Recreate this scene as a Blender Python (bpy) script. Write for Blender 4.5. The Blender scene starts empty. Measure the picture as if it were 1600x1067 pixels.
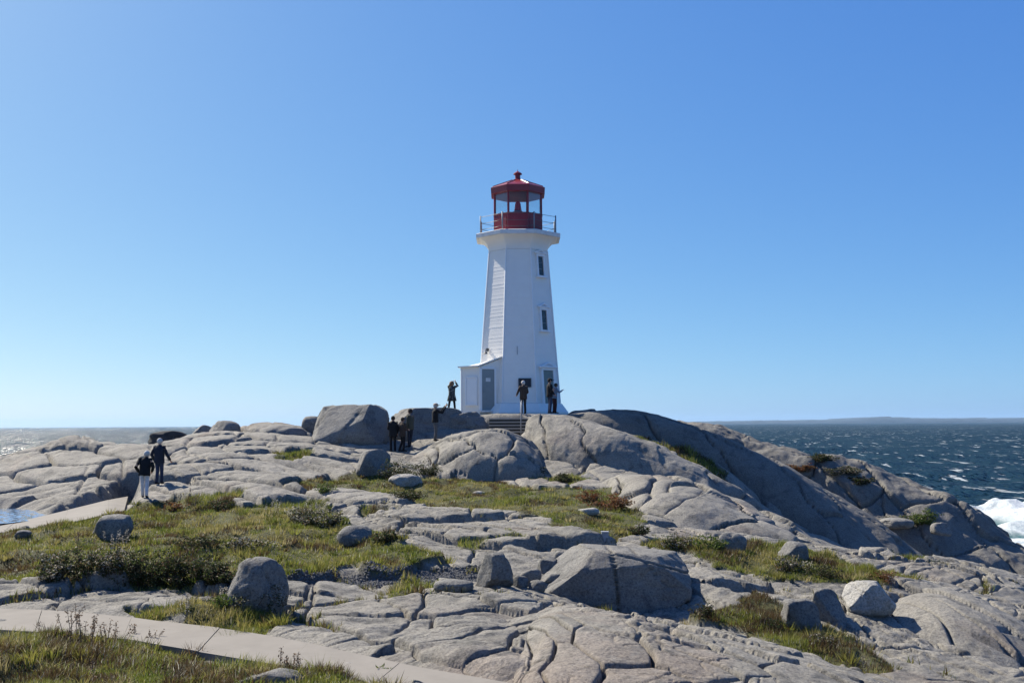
import bpy, bmesh, math, random
import numpy as np
from mathutils import Vector, Matrix

# ------------------------------------------------------------------ camera, sky, sun, exposure
scene = bpy.context.scene
EYE = 10.0                    # metres above the sea (sea level is z = 0)
FPX = 1600.0                  # focal length in photograph pixels (1600 wide)
PITCH = math.atan(129.0 / 1600.0)
ROLL = math.radians(-0.34)
cam_d = bpy.data.cameras.new('camera')
cam = bpy.data.objects.new('camera', cam_d)
scene.collection.objects.link(cam)
cam_d.sensor_fit = 'HORIZONTAL'
cam_d.sensor_width = 36.0
cam_d.lens = 36.0 * FPX / 1600.0
cam_d.clip_start = 0.1
cam_d.clip_end = 60000.0
CAMR = Matrix.Rotation(math.pi / 2 + PITCH, 3, 'X') @ Matrix.Rotation(ROLL, 3, 'Z')
cam.rotation_euler = CAMR.to_euler()
cam.location = (0, 0, EYE)
scene.camera = cam

SUN_AZ = math.radians(48.0)   # to the left of the view axis
SUN_EL = math.radians(42.0)
world = bpy.data.worlds.new('World')
scene.world = world
world.use_nodes = True
wn = world.node_tree
bg = wn.nodes['Background']
sky = wn.nodes.new('ShaderNodeTexSky')
sky.sky_type = 'NISHITA'
sky.sun_disc = False
sky.sun_elevation = SUN_EL
sky.sun_rotation = -SUN_AZ
sky.altitude = 0.0
sky.air_density = 0.5
sky.dust_density = 0.7
sky.ozone_density = 4.0
EXPOSURE = 1.0
# the camera's colour response of the whole sky, the same in every direction
wscale = wn.nodes.new('ShaderNodeVectorMath'); wscale.operation = 'SCALE'; wscale.inputs[3].default_value = 0.04
wn.links.new(sky.outputs[0], wscale.inputs[0])
wsep = wn.nodes.new('ShaderNodeSeparateXYZ'); wn.links.new(wscale.outputs[0], wsep.inputs[0])
wcom = wn.nodes.new('ShaderNodeCombineXYZ')
for k_, (g_, t_) in enumerate(((0.95, 2.24), (0.70, 1.93), (0.30, 1.325))):
    pw_ = wn.nodes.new('ShaderNodeMath'); pw_.operation = 'POWER'; pw_.inputs[1].default_value = g_
    ml_ = wn.nodes.new('ShaderNodeMath'); ml_.operation = 'MULTIPLY'; ml_.inputs[1].default_value = t_ * 10.0 / 2 ** EXPOSURE
    wn.links.new(wsep.outputs[k_], pw_.inputs[0]); wn.links.new(pw_.outputs[0], ml_.inputs[0]); wn.links.new(ml_.outputs[0], wcom.inputs[k_])
wn.links.new(wcom.outputs[0], bg.inputs[0])
bg.inputs[1].default_value = 0.1

sun_d = bpy.data.lights.new('sun', 'SUN')
sun_d.energy = 5.0
sun_d.angle = math.radians(0.53)
sun_d.color = (1.0, 0.92, 0.79)
sun = bpy.data.objects.new('sun', sun_d)
scene.collection.objects.link(sun)
sdir = Vector((-math.sin(SUN_AZ) * math.cos(SUN_EL), math.cos(SUN_AZ) * math.cos(SUN_EL), math.sin(SUN_EL)))
sun.rotation_euler = sdir.to_track_quat('Z', 'Y').to_euler()
sun.location = (-40, 20, 60)

scene.view_settings.view_transform = 'Standard'
scene.view_settings.look = 'None'
scene.view_settings.exposure = EXPOSURE
scene.view_settings.gamma = 1.0
scene.view_settings.use_curve_mapping = False
scene.render.engine = 'CYCLES'
scene.cycles.use_denoising = True
scene.cycles.max_bounces = 6
scene.cycles.transparent_max_bounces = 12

rng = np.random.default_rng(7)
random.seed(7)
COL = scene.collection

# ------------------------------------------------------------------ pixel helpers
RM = np.array(CAMR)
def ray(u, v):
    d = RM @ np.array([(u - 800.0) / FPX, -(v - 533.5) / FPX, -1.0])
    return d / d[1]
def P(u, v, Y):
    d = ray(u, v)
    return np.array([d[0] * Y, Y, EYE + d[2] * Y])
def PZ(u, v, zrel):
    d = ray(u, v)
    Y = zrel / d[2]
    return np.array([d[0] * Y, Y, EYE + zrel])
def XU(u, Y):
    return ray(u, 660)[0] * Y

# ------------------------------------------------------------------ noise (vectorised)
def _h(ix, iy, iz, seed):
    n = (ix.astype(np.int64) * 374761393 + iy.astype(np.int64) * 668265263 + iz.astype(np.int64) * 2147483647 + seed * 1274126177) & 0xFFFFFFFF
    n = ((n ^ (n >> 13)) * 1274126177) & 0xFFFFFFFF
    n = ((n ^ (n >> 16)) * 2246822519) & 0xFFFFFFFF
    return ((n ^ (n >> 15)) & 0xFFFFFF) / float(0xFFFFFF)
def vnoise2(x, y, seed=0):
    ix = np.floor(x); iy = np.floor(y)
    fx = x - ix; fy = y - iy
    ux = fx * fx * fx * (fx * (fx * 6 - 15) + 10); uy = fy * fy * fy * (fy * (fy * 6 - 15) + 10)
    z = np.zeros_like(ix)
    a = _h(ix, iy, z, seed); b = _h(ix + 1, iy, z, seed); c = _h(ix, iy + 1, z, seed); d = _h(ix + 1, iy + 1, z, seed)
    return ((a + (b - a) * ux) * (1 - uy) + (c + (d - c) * ux) * uy) * 2 - 1
def fbm2(x, y, seed=0, octv=4, gain=0.5):
    s = 0; a = 1.0; f = 1.0
    for o in range(octv):
        c, sn = math.cos(o * 1.3), math.sin(o * 1.3)
        s = s + a * vnoise2((x * c - y * sn) * f + o * 17.3, (x * sn + y * c) * f - o * 9.1, seed + o)
        a *= gain; f *= 2.03
    return s
def vnoise3(x, y, z, seed=0):
    ix = np.floor(x); iy = np.floor(y); iz = np.floor(z)
    fx = x - ix; fy = y - iy; fz = z - iz
    ux = fx * fx * (3 - 2 * fx); uy = fy * fy * (3 - 2 * fy); uz = fz * fz * (3 - 2 * fz)
    r = 0
    for dx in (0, 1):
        for dy in (0, 1):
            for dz in (0, 1):
                r = r + _h(ix + dx, iy + dy, iz + dz, seed) * (ux if dx else 1 - ux) * (uy if dy else 1 - uy) * (uz if dz else 1 - uz)
    return r * 2 - 1
def fbm3(x, y, z, seed=0, octv=4, gain=0.5):
    s = 0; a = 1.0; f = 1.0
    for o in range(octv):
        s = s + a * vnoise3(x * f + o * 7.7, y * f - o * 3.3, z * f + o * 5.1, seed + o)
        a *= gain; f *= 2.03
    return s
def sstep(a, b, x):
    t = np.clip((x - a) / (b - a), 0, 1)
    return t * t * (3 - 2 * t)
def voro(x, y, su, sv, ang, seed, jit=0.85):
    """anisotropic jittered cells: distance to the joint in metres, id, and offset from the cell centre"""
    ca, sa = math.cos(ang), math.sin(ang)
    p = (x * ca + y * sa) / su; q = (-x * sa + y * ca) / sv
    ip = np.floor(p); iq = np.floor(q)
    z = np.zeros_like(ip)
    f1 = np.full(p.shape, 1e9); bx = np.zeros_like(p); by = np.zeros_like(p); bi = np.zeros_like(p); bj = np.zeros_like(p)
    cand = []
    for dj in (-1, 0, 1):
        for di in (-1, 0, 1):
            ci = ip + di; cj = iq + dj
            cx = ci + 0.5 + jit * (_h(ci, cj, z, seed) - 0.5) + 0.5 * (np.mod(cj, 2) - 0.5)
            cy = cj + 0.5 + jit * (_h(ci, cj, z + 1, seed) - 0.5)
            d = (p - cx) ** 2 + (q - cy) ** 2
            cand.append((cx, cy))
            m = d < f1
            f1 = np.where(m, d, f1); bx = np.where(m, cx, bx); by = np.where(m, cy, by); bi = np.where(m, ci, bi); bj = np.where(m, cj, bj)
    e = np.full(p.shape, 1e9)
    for cx, cy in cand:
        ddx = cx - bx; ddy = cy - by
        L = np.sqrt(ddx * ddx + ddy * ddy)
        ok = L > 1e-6
        Ls = np.where(ok, L, 1)
        # bisector distance turned to metres along the true (unscaled) direction
        nn = np.sqrt((ddx / Ls / su) ** 2 + (ddy / Ls / sv) ** 2)
        dd = ((bx + cx) / 2 - p) * ddx / Ls + ((by + cy) / 2 - q) * ddy / Ls
        e = np.where(ok, np.minimum(e, dd / nn), e)
    return e, bi, bj, (p - bx) * su, (q - by) * sv

# ------------------------------------------------------------------ materials
def newmat(name):
    m = bpy.data.materials.new(name)
    m.use_nodes = True
    nt = m.node_tree
    b = nt.nodes['Principled BSDF']
    return m, nt, b
def nd(nt, typ, **kw):
    n = nt.nodes.new(typ)
    for k, v in kw.items():
        if k.startswith('i_'):
            n.inputs[k[2:].replace('_', ' ')].default_value = v
        else:
            setattr(n, k, v)
    return n
def noise_node(nt, vec, scale, detail=4, rough=0.55, dist=0.0):
    n = nd(nt, 'ShaderNodeTexNoise')
    n.inputs['Scale'].default_value = scale; n.inputs['Detail'].default_value = detail
    n.inputs['Roughness'].default_value = rough; n.inputs['Distortion'].default_value = dist
    nt.links.new(vec, n.inputs['Vector'])
    return n.outputs['Fac']
def ramp(nt, fac, stops):
    r = nd(nt, 'ShaderNodeValToRGB')
    el = r.color_ramp.elements
    while len(el) < len(stops): el.new(0.5)
    for e, (p, c) in zip(el, stops):
        e.position = p; e.color = (c[0], c[1], c[2], 1) if not isinstance(c, (int, float)) else (c, c, c, 1)
    nt.links.new(fac, r.inputs[0])
    return r.outputs[0]
def mix(nt, fac, a, b, mode='MIX'):
    m = nd(nt, 'ShaderNodeMix', data_type='RGBA', blend_type=mode)
    for s, val in ((m.inputs[0], fac), (m.inputs[6], a), (m.inputs[7], b)):
        if isinstance(val, (int, float)): s.default_value = val
        elif isinstance(val, tuple): s.default_value = (*val, 1)
        else: nt.links.new(val, s)
    return m.outputs[2]
def bump(nt, height, strength, dist, b, prev=None):
    n = nd(nt, 'ShaderNodeBump')
    n.inputs['Strength'].default_value = strength; n.inputs['Distance'].default_value = dist
    nt.links.new(height, n.inputs['Height'])
    if prev is not None: nt.links.new(prev, n.inputs['Normal'])
    if b is not None: nt.links.new(n.outputs[0], b.inputs['Normal'])
    return n.outputs[0]

def rock_material(name, lo, hi, pink=0.5, lichen=0.5, attr=False):
    m, nt, b = newmat(name)
    pos = nd(nt, 'ShaderNodeNewGeometry').outputs['Position']
    base = ramp(nt, noise_node(nt, pos, 0.45, 5, 0.6, 0.4), [(0.3, lo), (0.7, hi)])
    pk = ramp(nt, noise_node(nt, pos, 0.23, 3, 0.6, 0.8), [(0.56, 0.0), (0.72, pink)])
    c = mix(nt, pk, base, (0.21, 0.145, 0.11))
    # weather streaks and grey-black lichen
    lc = ramp(nt, noise_node(nt, pos, 1.7, 6, 0.7, 0.6), [(0.51, 0.0), (0.66, lichen)])
    c = mix(nt, lc, c, (0.055, 0.055, 0.053))
    pale = ramp(nt, noise_node(nt, pos, 3.1, 5, 0.65, 0.3), [(0.58, 0.0), (0.75, 0.55)])
    c = mix(nt, pale, c, (0.25, 0.24, 0.215))
    sp = ramp(nt, noise_node(nt, pos, 22.0, 3, 0.8), [(0.30, 0.45), (0.5, 1.0), (0.72, 1.35)])
    c = mix(nt, 1.0, c, sp, 'MULTIPLY')
    if attr:
        a = nd(nt, 'ShaderNodeAttribute', attribute_name='zone')
        sep = nd(nt, 'ShaderNodeSeparateColor')
        nt.links.new(a.outputs['Color'], sep.inputs[0])
        soil = ramp(nt, noise_node(nt, pos, 2.2, 5, 0.7), [(0.35, (0.035, 0.036, 0.014)), (0.65, (0.085, 0.085, 0.028))])
        c = mix(nt, sep.outputs[0], c, soil)
        gr = ramp(nt, noise_node(nt, pos, 30.0, 3, 0.9), [(0.35, (0.03, 0.03, 0.03)), (0.7, (0.13, 0.13, 0.125))])
        c = mix(nt, sep.outputs[1], c, gr)
        rough_c = ramp(nt, noise_node(nt, pos, 7.0, 4, 0.8), [(0.35, (0.08, 0.072, 0.06)), (0.65, (0.24, 0.205, 0.15))])
        c = mix(nt, sep.outputs[2], c, rough_c)
    nt.links.new(c, b.inputs['Base Color'])
    b.inputs['Roughness'].default_value = 0.88
    b.inputs['Specular IOR Level'].default_value = 0.25
    n1 = bump(nt, noise_node(nt, pos, 4.0, 8, 0.75, 0.3), 0.8, 0.10, None)
    bump(nt, noise_node(nt, pos, 38.0, 3, 0.8), 0.5, 0.012, b, n1)
    return m

M = {}
M['rock'] = rock_material('granite_bedrock', (0.158, 0.149, 0.130), (0.25, 0.236, 0.206), 0.38, 0.7, attr=True)
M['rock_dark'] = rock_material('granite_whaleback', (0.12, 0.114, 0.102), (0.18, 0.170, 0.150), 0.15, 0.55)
M['boulder'] = rock_material('granite_boulder', (0.135, 0.132, 0.124), (0.21, 0.203, 0.187), 0.15, 0.6)
M['boulder_pale'] = rock_material('granite_boulder_pale', (0.26, 0.252, 0.232), (0.36, 0.348, 0.315), 0.1, 0.25)
M['rock_black'] = rock_material('dark_rock', (0.03, 0.033, 0.036), (0.055, 0.055, 0.055), 0.0, 0.3)  # near-black tone of the low skyline rock

def simple(name, col, rough=0.6, metal=0.0, spec=0.4, var=0.12, vs=3.0, bumps=0.0):
    m, nt, b = newmat(name)
    pos = nd(nt, 'ShaderNodeNewGeometry').outputs['Position']
    f = ramp(nt, noise_node(nt, pos, vs, 5, 0.65), [(0.3, tuple(c * (1 - var) for c in col)), (0.7, tuple(min(1, c * (1 + var)) for c in col))])
    nt.links.new(f, b.inputs['Base Color'])
    b.inputs['Roughness'].default_value = rough; b.inputs['Metallic'].default_value = metal
    b.inputs['Specular IOR Level'].default_value = spec
    if bumps: bump(nt, noise_node(nt, pos, vs * 8, 4, 0.7), bumps, 0.02, b)
    return m
M['concrete'] = simple('concrete', (0.195, 0.18, 0.158), 0.9, spec=0.2, var=0.1, vs=1.6, bumps=0.15)
M['step'] = simple('step_concrete', (0.20, 0.18, 0.15), 0.9, spec=0.2, var=0.25, vs=2.5, bumps=0.2)
M['white'] = simple('white_paint', (0.80, 0.77, 0.70), 0.55, var=0.035, vs=1.3)
M['white_trim'] = simple('white_trim', (0.78, 0.78, 0.76), 0.5, var=0.03, vs=4)
M['deck'] = simple('deck_weathered_white', (0.66, 0.65, 0.61), 0.7, var=0.15, vs=3)
M['red'] = simple('red_paint', (0.215, 0.010, 0.017), 0.36, var=0.15, vs=2.0, spec=0.5)
M['metal'] = simple('grey_metal', (0.24, 0.25, 0.26), 0.6, 0.2, var=0.1)
M['wire'] = simple('dark_wire', (0.10, 0.105, 0.11), 0.5, 0.5)
M['door'] = simple('grey_door', (0.22, 0.25, 0.25), 0.5, var=0.08, vs=2)
M['door_green'] = simple('green_grey_door', (0.17, 0.21, 0.19), 0.5, var=0.1, vs=2)
M['plaque'] = simple('bronze_plaque', (0.025, 0.025, 0.03), 0.45, 0.3)
M['notice'] = simple('paper_notice', (0.6, 0.6, 0.58), 0.7)
M['beacon'] = simple('beacon_red', (0.7, 0.05, 0.07), 0.25)
M['pane_dark'] = simple('window_pane', (0.02, 0.035, 0.04), 0.06, spec=0.6, var=0.05)
def glass_mat():
    m, nt, b = newmat('lantern_glass')
    out = nt.nodes['Material Output']
    tr = nd(nt, 'ShaderNodeBsdfTransparent'); tr.inputs[0].default_value = (0.94, 0.97, 0.97, 1)
    gl = nd(nt, 'ShaderNodeBsdfGlossy'); gl.inputs['Roughness'].default_value = 0.03
    fr = nd(nt, 'ShaderNodeFresnel'); fr.inputs[0].default_value = 1.30
    mx = nd(nt, 'ShaderNodeMixShader')
    nt.links.new(fr.outputs[0], mx.inputs[0]); nt.links.new(tr.outputs[0], mx.inputs[1]); nt.links.new(gl.outputs[0], mx.inputs[2])
    nt.links.new(mx.outputs[0], out.inputs[0])
    return m
M['glass'] = glass_mat()
def foliage_mat(name, transl=0.45):
    m, nt, b = newmat(name)
    out = nt.nodes['Material Output']
    a = nd(nt, 'ShaderNodeAttribute', attribute_name='col')
    nt.links.new(a.outputs['Color'], b.inputs['Base Color'])
    b.inputs['Roughness'].default_value = 0.6; b.inputs['Specular IOR Level'].default_value = 0.25
    t = nd(nt, 'ShaderNodeBsdfTranslucent')
    nt.links.new(a.outputs['Color'], t.inputs[0])
    mx = nd(nt, 'ShaderNodeMixShader'); mx.inputs[0].default_value = transl
    nt.links.new(b.outputs[0], mx.inputs[1]); nt.links.new(t.outputs[0], mx.inputs[2])
    nt.links.new(mx.outputs[0], out.inputs[0])
    return m
M['bar'] = simple('grey_glazing_bar', (0.16, 0.18, 0.20), 0.6)
M['marker'] = simple('marker_grey', (0.22, 0.24, 0.27), 0.8)
M['riser'] = simple('shaded_riser', (0.05, 0.045, 0.038), 0.9)  # shade on the step fronts put into the colour
M['tread'] = simple('sunlit_tread', (0.27, 0.25, 0.22), 0.9)  # sunlight on the step edges put into the colour
M['foliage'] = foliage_mat('foliage')

# ------------------------------------------------------------------ object helpers
def tag(o, label=None, cat=None, group=None, kind=None):
    if label: o['label'] = label
    if cat: o['category'] = cat
    if group: o['group'] = group
    if kind: o['kind'] = kind
    return o
def link(name, me, mat, parent=None):
    o = bpy.data.objects.new(name, me)
    if mat is not None and me is not None and not me.materials: me.materials.append(mat)
    COL.objects.link(o)
    if parent is not None: o.parent = parent
    return o
def empty(name, loc):
    o = bpy.data.objects.new(name, None)
    o.empty_display_size = 0.2
    o.location = loc
    COL.objects.link(o)
    return o
def np_mesh(name, V, quads=None, tris=None, smooth=True):
    me = bpy.data.meshes.new(name)
    V = np.asarray(V, dtype=np.float32)
    nq = 0 if quads is None else len(quads); ntri = 0 if tris is None else len(tris)
    me.vertices.add(len(V)); me.vertices.foreach_set('co', V.ravel())
    loops = []
    if nq: loops.append(np.asarray(quads, dtype=np.int32).ravel())
    if ntri: loops.append(np.asarray(tris, dtype=np.int32).ravel())
    L = np.concatenate(loops)
    me.loops.add(len(L)); me.loops.foreach_set('vertex_index', L)
    me.polygons.add(nq + ntri)
    st = np.concatenate([np.arange(nq) * 4, nq * 4 + np.arange(ntri) * 3]).astype(np.int32)
    me.polygons.foreach_set('loop_start', st)
    me.polygons.foreach_set('use_smooth', np.full(nq + ntri, smooth, dtype=bool))
    me.update(calc_edges=True)
    return me
def set_col(me, name, C):
    a = me.attributes.new(name, 'FLOAT_COLOR', 'POINT')
    C = np.asarray(C, dtype=np.float32)
    if C.shape[1] == 3: C = np.concatenate([C, np.ones((len(C), 1), np.float32)], 1)
    a.data.foreach_set('color', C.ravel())
def grid_quads(nr, nc):
    i = np.arange((nr - 1) * (nc - 1)); r = i // (nc - 1); c = i % (nc - 1)
    a = r * nc + c
    return np.stack([a, a + 1, a + nc + 1, a + nc], 1)

class MB:
    """collects simple solids into one mesh"""
    def __init__(s): s.v = []; s.f = []
    def add(s, V, F):
        n = len(s.v); s.v += [tuple(map(float, p)) for p in V]; s.f += [tuple(i + n for i in f) for f in F]; return s
    def box(s, O, ex, ey, ez):
        """centre O with half-extent vectors"""
        O = np.array(O, float); ex = np.array(ex, float); ey = np.array(ey, float); ez = np.array(ez, float)
        V = [O + a * ex + b * ey + c * ez for c in (-1, 1) for b in (-1, 1) for a in (-1, 1)]
        F = [(0, 2, 3, 1), (4, 5, 7, 6), (0, 1, 5, 4), (2, 6, 7, 3), (0, 4, 6, 2), (1, 3, 7, 5)]
        return s.add(V, F)
    def tube(s, pts, rad, n=8, cap=True):
        pts = [np.array(p, float) for p in pts]
        if not hasattr(rad, '__len__'): rad = [rad] * len(pts)
        V = []; F = []
        for i, p in enumerate(pts):
            t = pts[min(i + 1, len(pts) - 1)] - pts[max(i - 1, 0)]
            t = t / (np.linalg.norm(t) + 1e-9)
            up = np.array([0, 0, 1.0]) if abs(t[2]) < 0.9 else np.array([0, 1.0, 0])
            a = np.cross(up, t); a /= np.linalg.norm(a); b = np.cross(t, a)
            r = rad[i]; rx, ry = (r if hasattr(r, '__len__') else (r, r))
            for k in range(n):
                th = 2 * math.pi * k / n
                V.append(p + a * rx * math.cos(th) + b * ry * math.sin(th))
        for i in range(len(pts) - 1):
            for k in range(n):
                F.append((i * n + k, i * n + (k + 1) % n, (i + 1) * n + (k + 1) % n, (i + 1) * n + k))
        if cap:
            F.append(tuple(range(n - 1, -1, -1))); F.append(tuple((len(pts) - 1) * n + k for k in range(n)))
        return s.add(V, F)
    def oct(s, prof, cx, cy, cap0=True, cap1=True, n=8, ang0=None):
        """stack of n-gon rings from (apothem, z)"""
        V = []; F = []
        a0 = -math.pi / 2 + math.pi / n if ang0 is None else ang0
        for a, z in prof:
            R = a / math.cos(math.pi / n)
            for k in range(n):
                th = a0 + 2 * math.pi * k / n
                V.append((cx + R * math.cos(th), cy + R * math.sin(th), z))
        for i in range(len(prof) - 1):
            for k in range(n):
                F.append((i * n + k, i * n + (k + 1) % n, (i + 1) * n + (k + 1) % n, (i + 1) * n + k))
        if cap0: F.append(tuple(range(n - 1, -1, -1)))
        if cap1: F.append(tuple((len(prof) - 1) * n + k for k in range(n)))
        return s.add(V, F)
    def ell(s, c, r, n=10, m=7):
        c = np.array(c, float); V = [c + (0, 0, -r[2])]; F = []
        for i in range(1, m):
            ph = -math.pi / 2 + math.pi * i / m
            for k in range(n):
                th = 2 * math.pi * k / n
                V.append(c + (r[0] * math.cos(ph) * math.cos(th), r[1] * math.cos(ph) * math.sin(th), r[2] * math.sin(ph)))
        V.append(c + (0, 0, r[2])); T = len(V) - 1
        for k in range(n):
            F.append((0, 1 + (k + 1) % n, 1 + k)); F.append((T, 1 + (m - 2) * n + k, 1 + (m - 2) * n + (k + 1) % n))
        for i in range(m - 2):
            for k in range(n):
                F.append((1 + i * n + k, 1 + i * n + (k + 1) % n, 1 + (i + 1) * n + (k + 1) % n, 1 + (i + 1) * n + k))
        return s.add(V, F)
    def mesh(s, name, smooth=False):
        me = bpy.data.meshes.new(name); me.from_pydata(s.v, [], s.f)
        if smooth:
            for p in me.polygons: p.use_smooth = True
        me.update(); return me
    def build(s, name, mat, parent=None, smooth=False, origin=None):
        if parent is not None:
            off = Vector(parent.location)
            pp = parent.parent
            while pp is not None: off += Vector(pp.location); pp = pp.parent
            s.v = [(a - off.x, b - off.y, c - off.z) for a, b, c in s.v]
        me = s.mesh(name, smooth)
        return link(name, me, mat, parent)
# ------------------------------------------------------------------ the lie of the bedrock (control points -> smooth surface)
CP = []
for u, v, z in [
    (0, 966, -3.4), (150, 975, -3.4), (300, 995, -3.4), (450, 1018, -3.4), (600, 1045, -3.4), (750, 1072, -3.4),
    (0, 1040, -3.3), (250, 1045, -3.3), (450, 1067, -3.38),
    (0, 925, -3.32), (200, 930, -3.3), (400, 945, -3.35),
    (0, 890, -3.15), (0, 860, -3.1), (150, 900, -3.2), (300, 905, -3.2), (300, 850, -2.95), (450, 830, -2.85), (550, 845, -2.9),
    (650, 880, -3.1), (500, 900, -3.2), (175, 843, -3.0),
    (0, 830, -3.05), (125, 812, -2.87), (215, 790, -2.6), (30, 808, -2.95),
    (100, 780, -2.75), (0, 775, -2.7), (60, 745, -2.1), (0, 735, -1.95), (0, 722, -1.65), (60, 708, -1.25), (110, 692, -.78), (180, 697, -.95),
    (225, 778, -2.47), (247, 757, -2.1), (320, 760, -2.15), (400, 765, -2.2), (330, 730, -1.6), (300, 705, -1.1),
    (480, 745, -2.0), (560, 735, -1.8), (500, 712, -1.3), (615, 706, -1.28), (550, 704, -1.2),
    (680, 691, -.86), (740, 683, -.64), (790, 680, -.56),
    (660, 725, -1.75), (750, 750, -2.3), (600, 770, -2.4), (700, 790, -2.65), (850, 800, -2.7), (930, 830, -2.9), (780, 770, -2.5), (860, 765, -2.5), (950, 770, -2.5),
    (600, 820, -2.75), (700, 845, -2.9), (800, 850, -2.95), (750, 890, -3.2), (860, 880, -3.15), (480, 940, -3.4), (600, 930, -3.35), (700, 950, -3.4), (800, 940, -3.42),
    (550, 985, -3.38), (700, 1010, -3.4), (800, 1040, -3.45),
    (1250, 1000, -4.0), (1150, 970, -3.85), (1330, 1040, -4.1), (1000, 950, -3.8), (1100, 930, -3.6),
    (1100, 870, -3.3), (1200, 885, -3.4), (1300, 905, -3.6), (1020, 855, -3.2), (1200, 930, -3.7), (1300, 960, -3.9),
    (1357, 958, -3.95), (1450, 925, -4.0), (1420, 905, -3.95), (1400, 873, -3.95), (1500, 886, -4.2), (1600, 906, -4.6), (1330, 880, -3.8), (1250, 862, -3.55),
    (1500, 960, -4.15), (1600, 960, -4.55), (1450, 1020, -4.3), (1600, 1060, -4.6), (1520, 1060, -4.4),
    (1080, 835, -3.2), (1150, 850, -3.3), (1000, 820, -2.95), 
]:
    CP.append(PZ(u, v, z))
for q in [(1140, 762, 47), (1060, 704, 49.5), (1110, 733, 48), (1160, 787, 46), (1250, 838, 43.5), (1340, 872, 42)]:
    CP.append(P(*q))
for u, Y, z in [
    (830, 16.5, -3.55), (950, 16.2, -3.85), (1100, 15.6, -3.9), (1250, 15, -3.95), (1380, 14.4, -4.05), (880, 13.8, -3.7), (1050, 13.2, -3.75), (1250, 13, -3.8),
    (1000, 19.5, -3.85), (1150, 18.5, -4.0), (1250, 17.8, -4.05),
    (1450, 42, -7.2), (1550, 44, -8.4), (1400, 42, -6.5), (1500, 35, -6.0), (1620, 36, -7.2), (1400, 35, -5.4), (1300, 34, -4.6),
    (950, 52, -.5), (1050, 54, -1.8), (1150, 52, -3.2), (1250, 50, -4.8), (1400, 48, -6.4), (1550, 46, -8), (1650, 44, -9.5), (1700, 36, -7.2), (1700, 25, -5.2),
    (760, 55, .42), (811, 54, .45), (860, 54, .42), (811, 58, .45), (811, 62, .4), (880, 60, .4), (740, 60, .3), (790, 51.6, -.1), (840, 50, -.3),
    (650, 53, -.6), (560, 54, -.8), (480, 56, -.35), (440, 56, -.15), (380, 54, -.3), (300, 53, -.9), (240, 52, -1.2), (700, 54, -.1),
    (300, 66, -4), (600, 66, -2.5), (800, 67, -1.2), (1000, 67, -2.5), (1200, 66, -6.5),
    (0, 56, -4.5), (150, 56, -3.2), (0, 66, -9), (-250, 45, -3.6), (-250, 30, -3.3), (-250, 60, -9), (1900, 40, -10), (1900, 25, -7),
    (0, 78, -14), (400, 78, -13), (800, 78, -10), (1200, 78, -13), (1600, 66, -14), (1800, 55, -14), (1900, 90, -18), (-200, 90, -18), (800, 95, -18)]:
    CP.append(np.array([XU(u, Y), Y, EYE + z]))
for x, y, z in [(0, 0, -1.9), (6, 0, -2), (-6, 0, -2), (0, 6, -2.5), (-6, 7, -2.8), (6, 7, -2.9), (0, 10.5, -3.25), (-6, 10.5, -3.25), (6, 10.5, -3.35), (6, -7, -1.8), (-6, -7, -1.8), (-12, 8, -3.0), (12, 8, -3.6), (14, 12, -4.5), (-13, 13, -3.2)]:
    CP.append(np.array([x, y, EYE + z]))
CP = np.array(CP)
def _phi(r2): return -np.sqrt(r2 + 1.2)
def _rbf_fit(XY, Z, lam=0.02):
    n = len(XY)
    d = ((XY[:, None] - XY[None]) ** 2).sum(-1)
    A = np.zeros((n + 3, n + 3)); A[:n, :n] = _phi(d) + lam * -np.eye(n)
    A[:n, n] = 1; A[:n, n + 1:] = XY; A[n, :n] = 1; A[n + 1:, :n] = XY.T
    return np.linalg.solve(A, np.concatenate([Z, np.zeros(3)]))
RW = _rbf_fit(CP[:, :2], CP[:, 2])
def base_z(x, y):
    x = np.asarray(x, float); y = np.asarray(y, float)
    sh = x.shape; x = x.ravel(); y = y.ravel()
    out = RW[len(CP)] + RW[len(CP) + 1] * x + RW[len(CP) + 2] * y
    for k in range(len(CP)):
        out = out + RW[k] * _phi((x - CP[k, 0]) ** 2 + (y - CP[k, 1]) ** 2)
    return out.reshape(sh)
YS = np.concatenate([np.linspace(11, 30, 500), np.linspace(30.05, 75, 500)])
def hit(u, v, fn=None):
    """where the line of sight through a photograph point first meets the ground"""
    d = ray(u, v)
    x = d[0] * YS; z = EYE + d[2] * YS
    g = (fn or base_z)(x, YS)
    k = np.nonzero(g >= z)[0]
    if len(k) == 0:
        k = np.argmin(np.abs(g - z)); return np.array([x[k], YS[k], g[k]])
    k = k[0]
    return np.array([x[k], YS[k], g[k]])
def poly_world(pts): return np.array([hit(u, v)[:2] for u, v in pts])
def poly_sd(x, y, poly):
    """signed distance (metres), positive inside"""
    ins = np.zeros(x.shape, bool); d = np.full(x.shape, 1e9)
    n = len(poly)
    for i in range(n):
        x0, y0 = poly[i]; x1, y1 = poly[(i + 1) % n]
        c = ((y0 > y) != (y1 > y))
        with np.errstate(divide='ignore', invalid='ignore'):
            xi = (x1 - x0) * (y - y0) / (y1 - y0 + 1e-12) + x0
        ins ^= c & (x < xi)
        ex, ey = x1 - x0, y1 - y0
        t = np.clip(((x - x0) * ex + (y - y0) * ey) / (ex * ex + ey * ey + 1e-12), 0, 1)
        d = np.minimum(d, (x - x0 - t * ex) ** 2 + (y - y0 - t * ey) ** 2)
    d = np.sqrt(d)
    return np.where(ins, d, -d)

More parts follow.
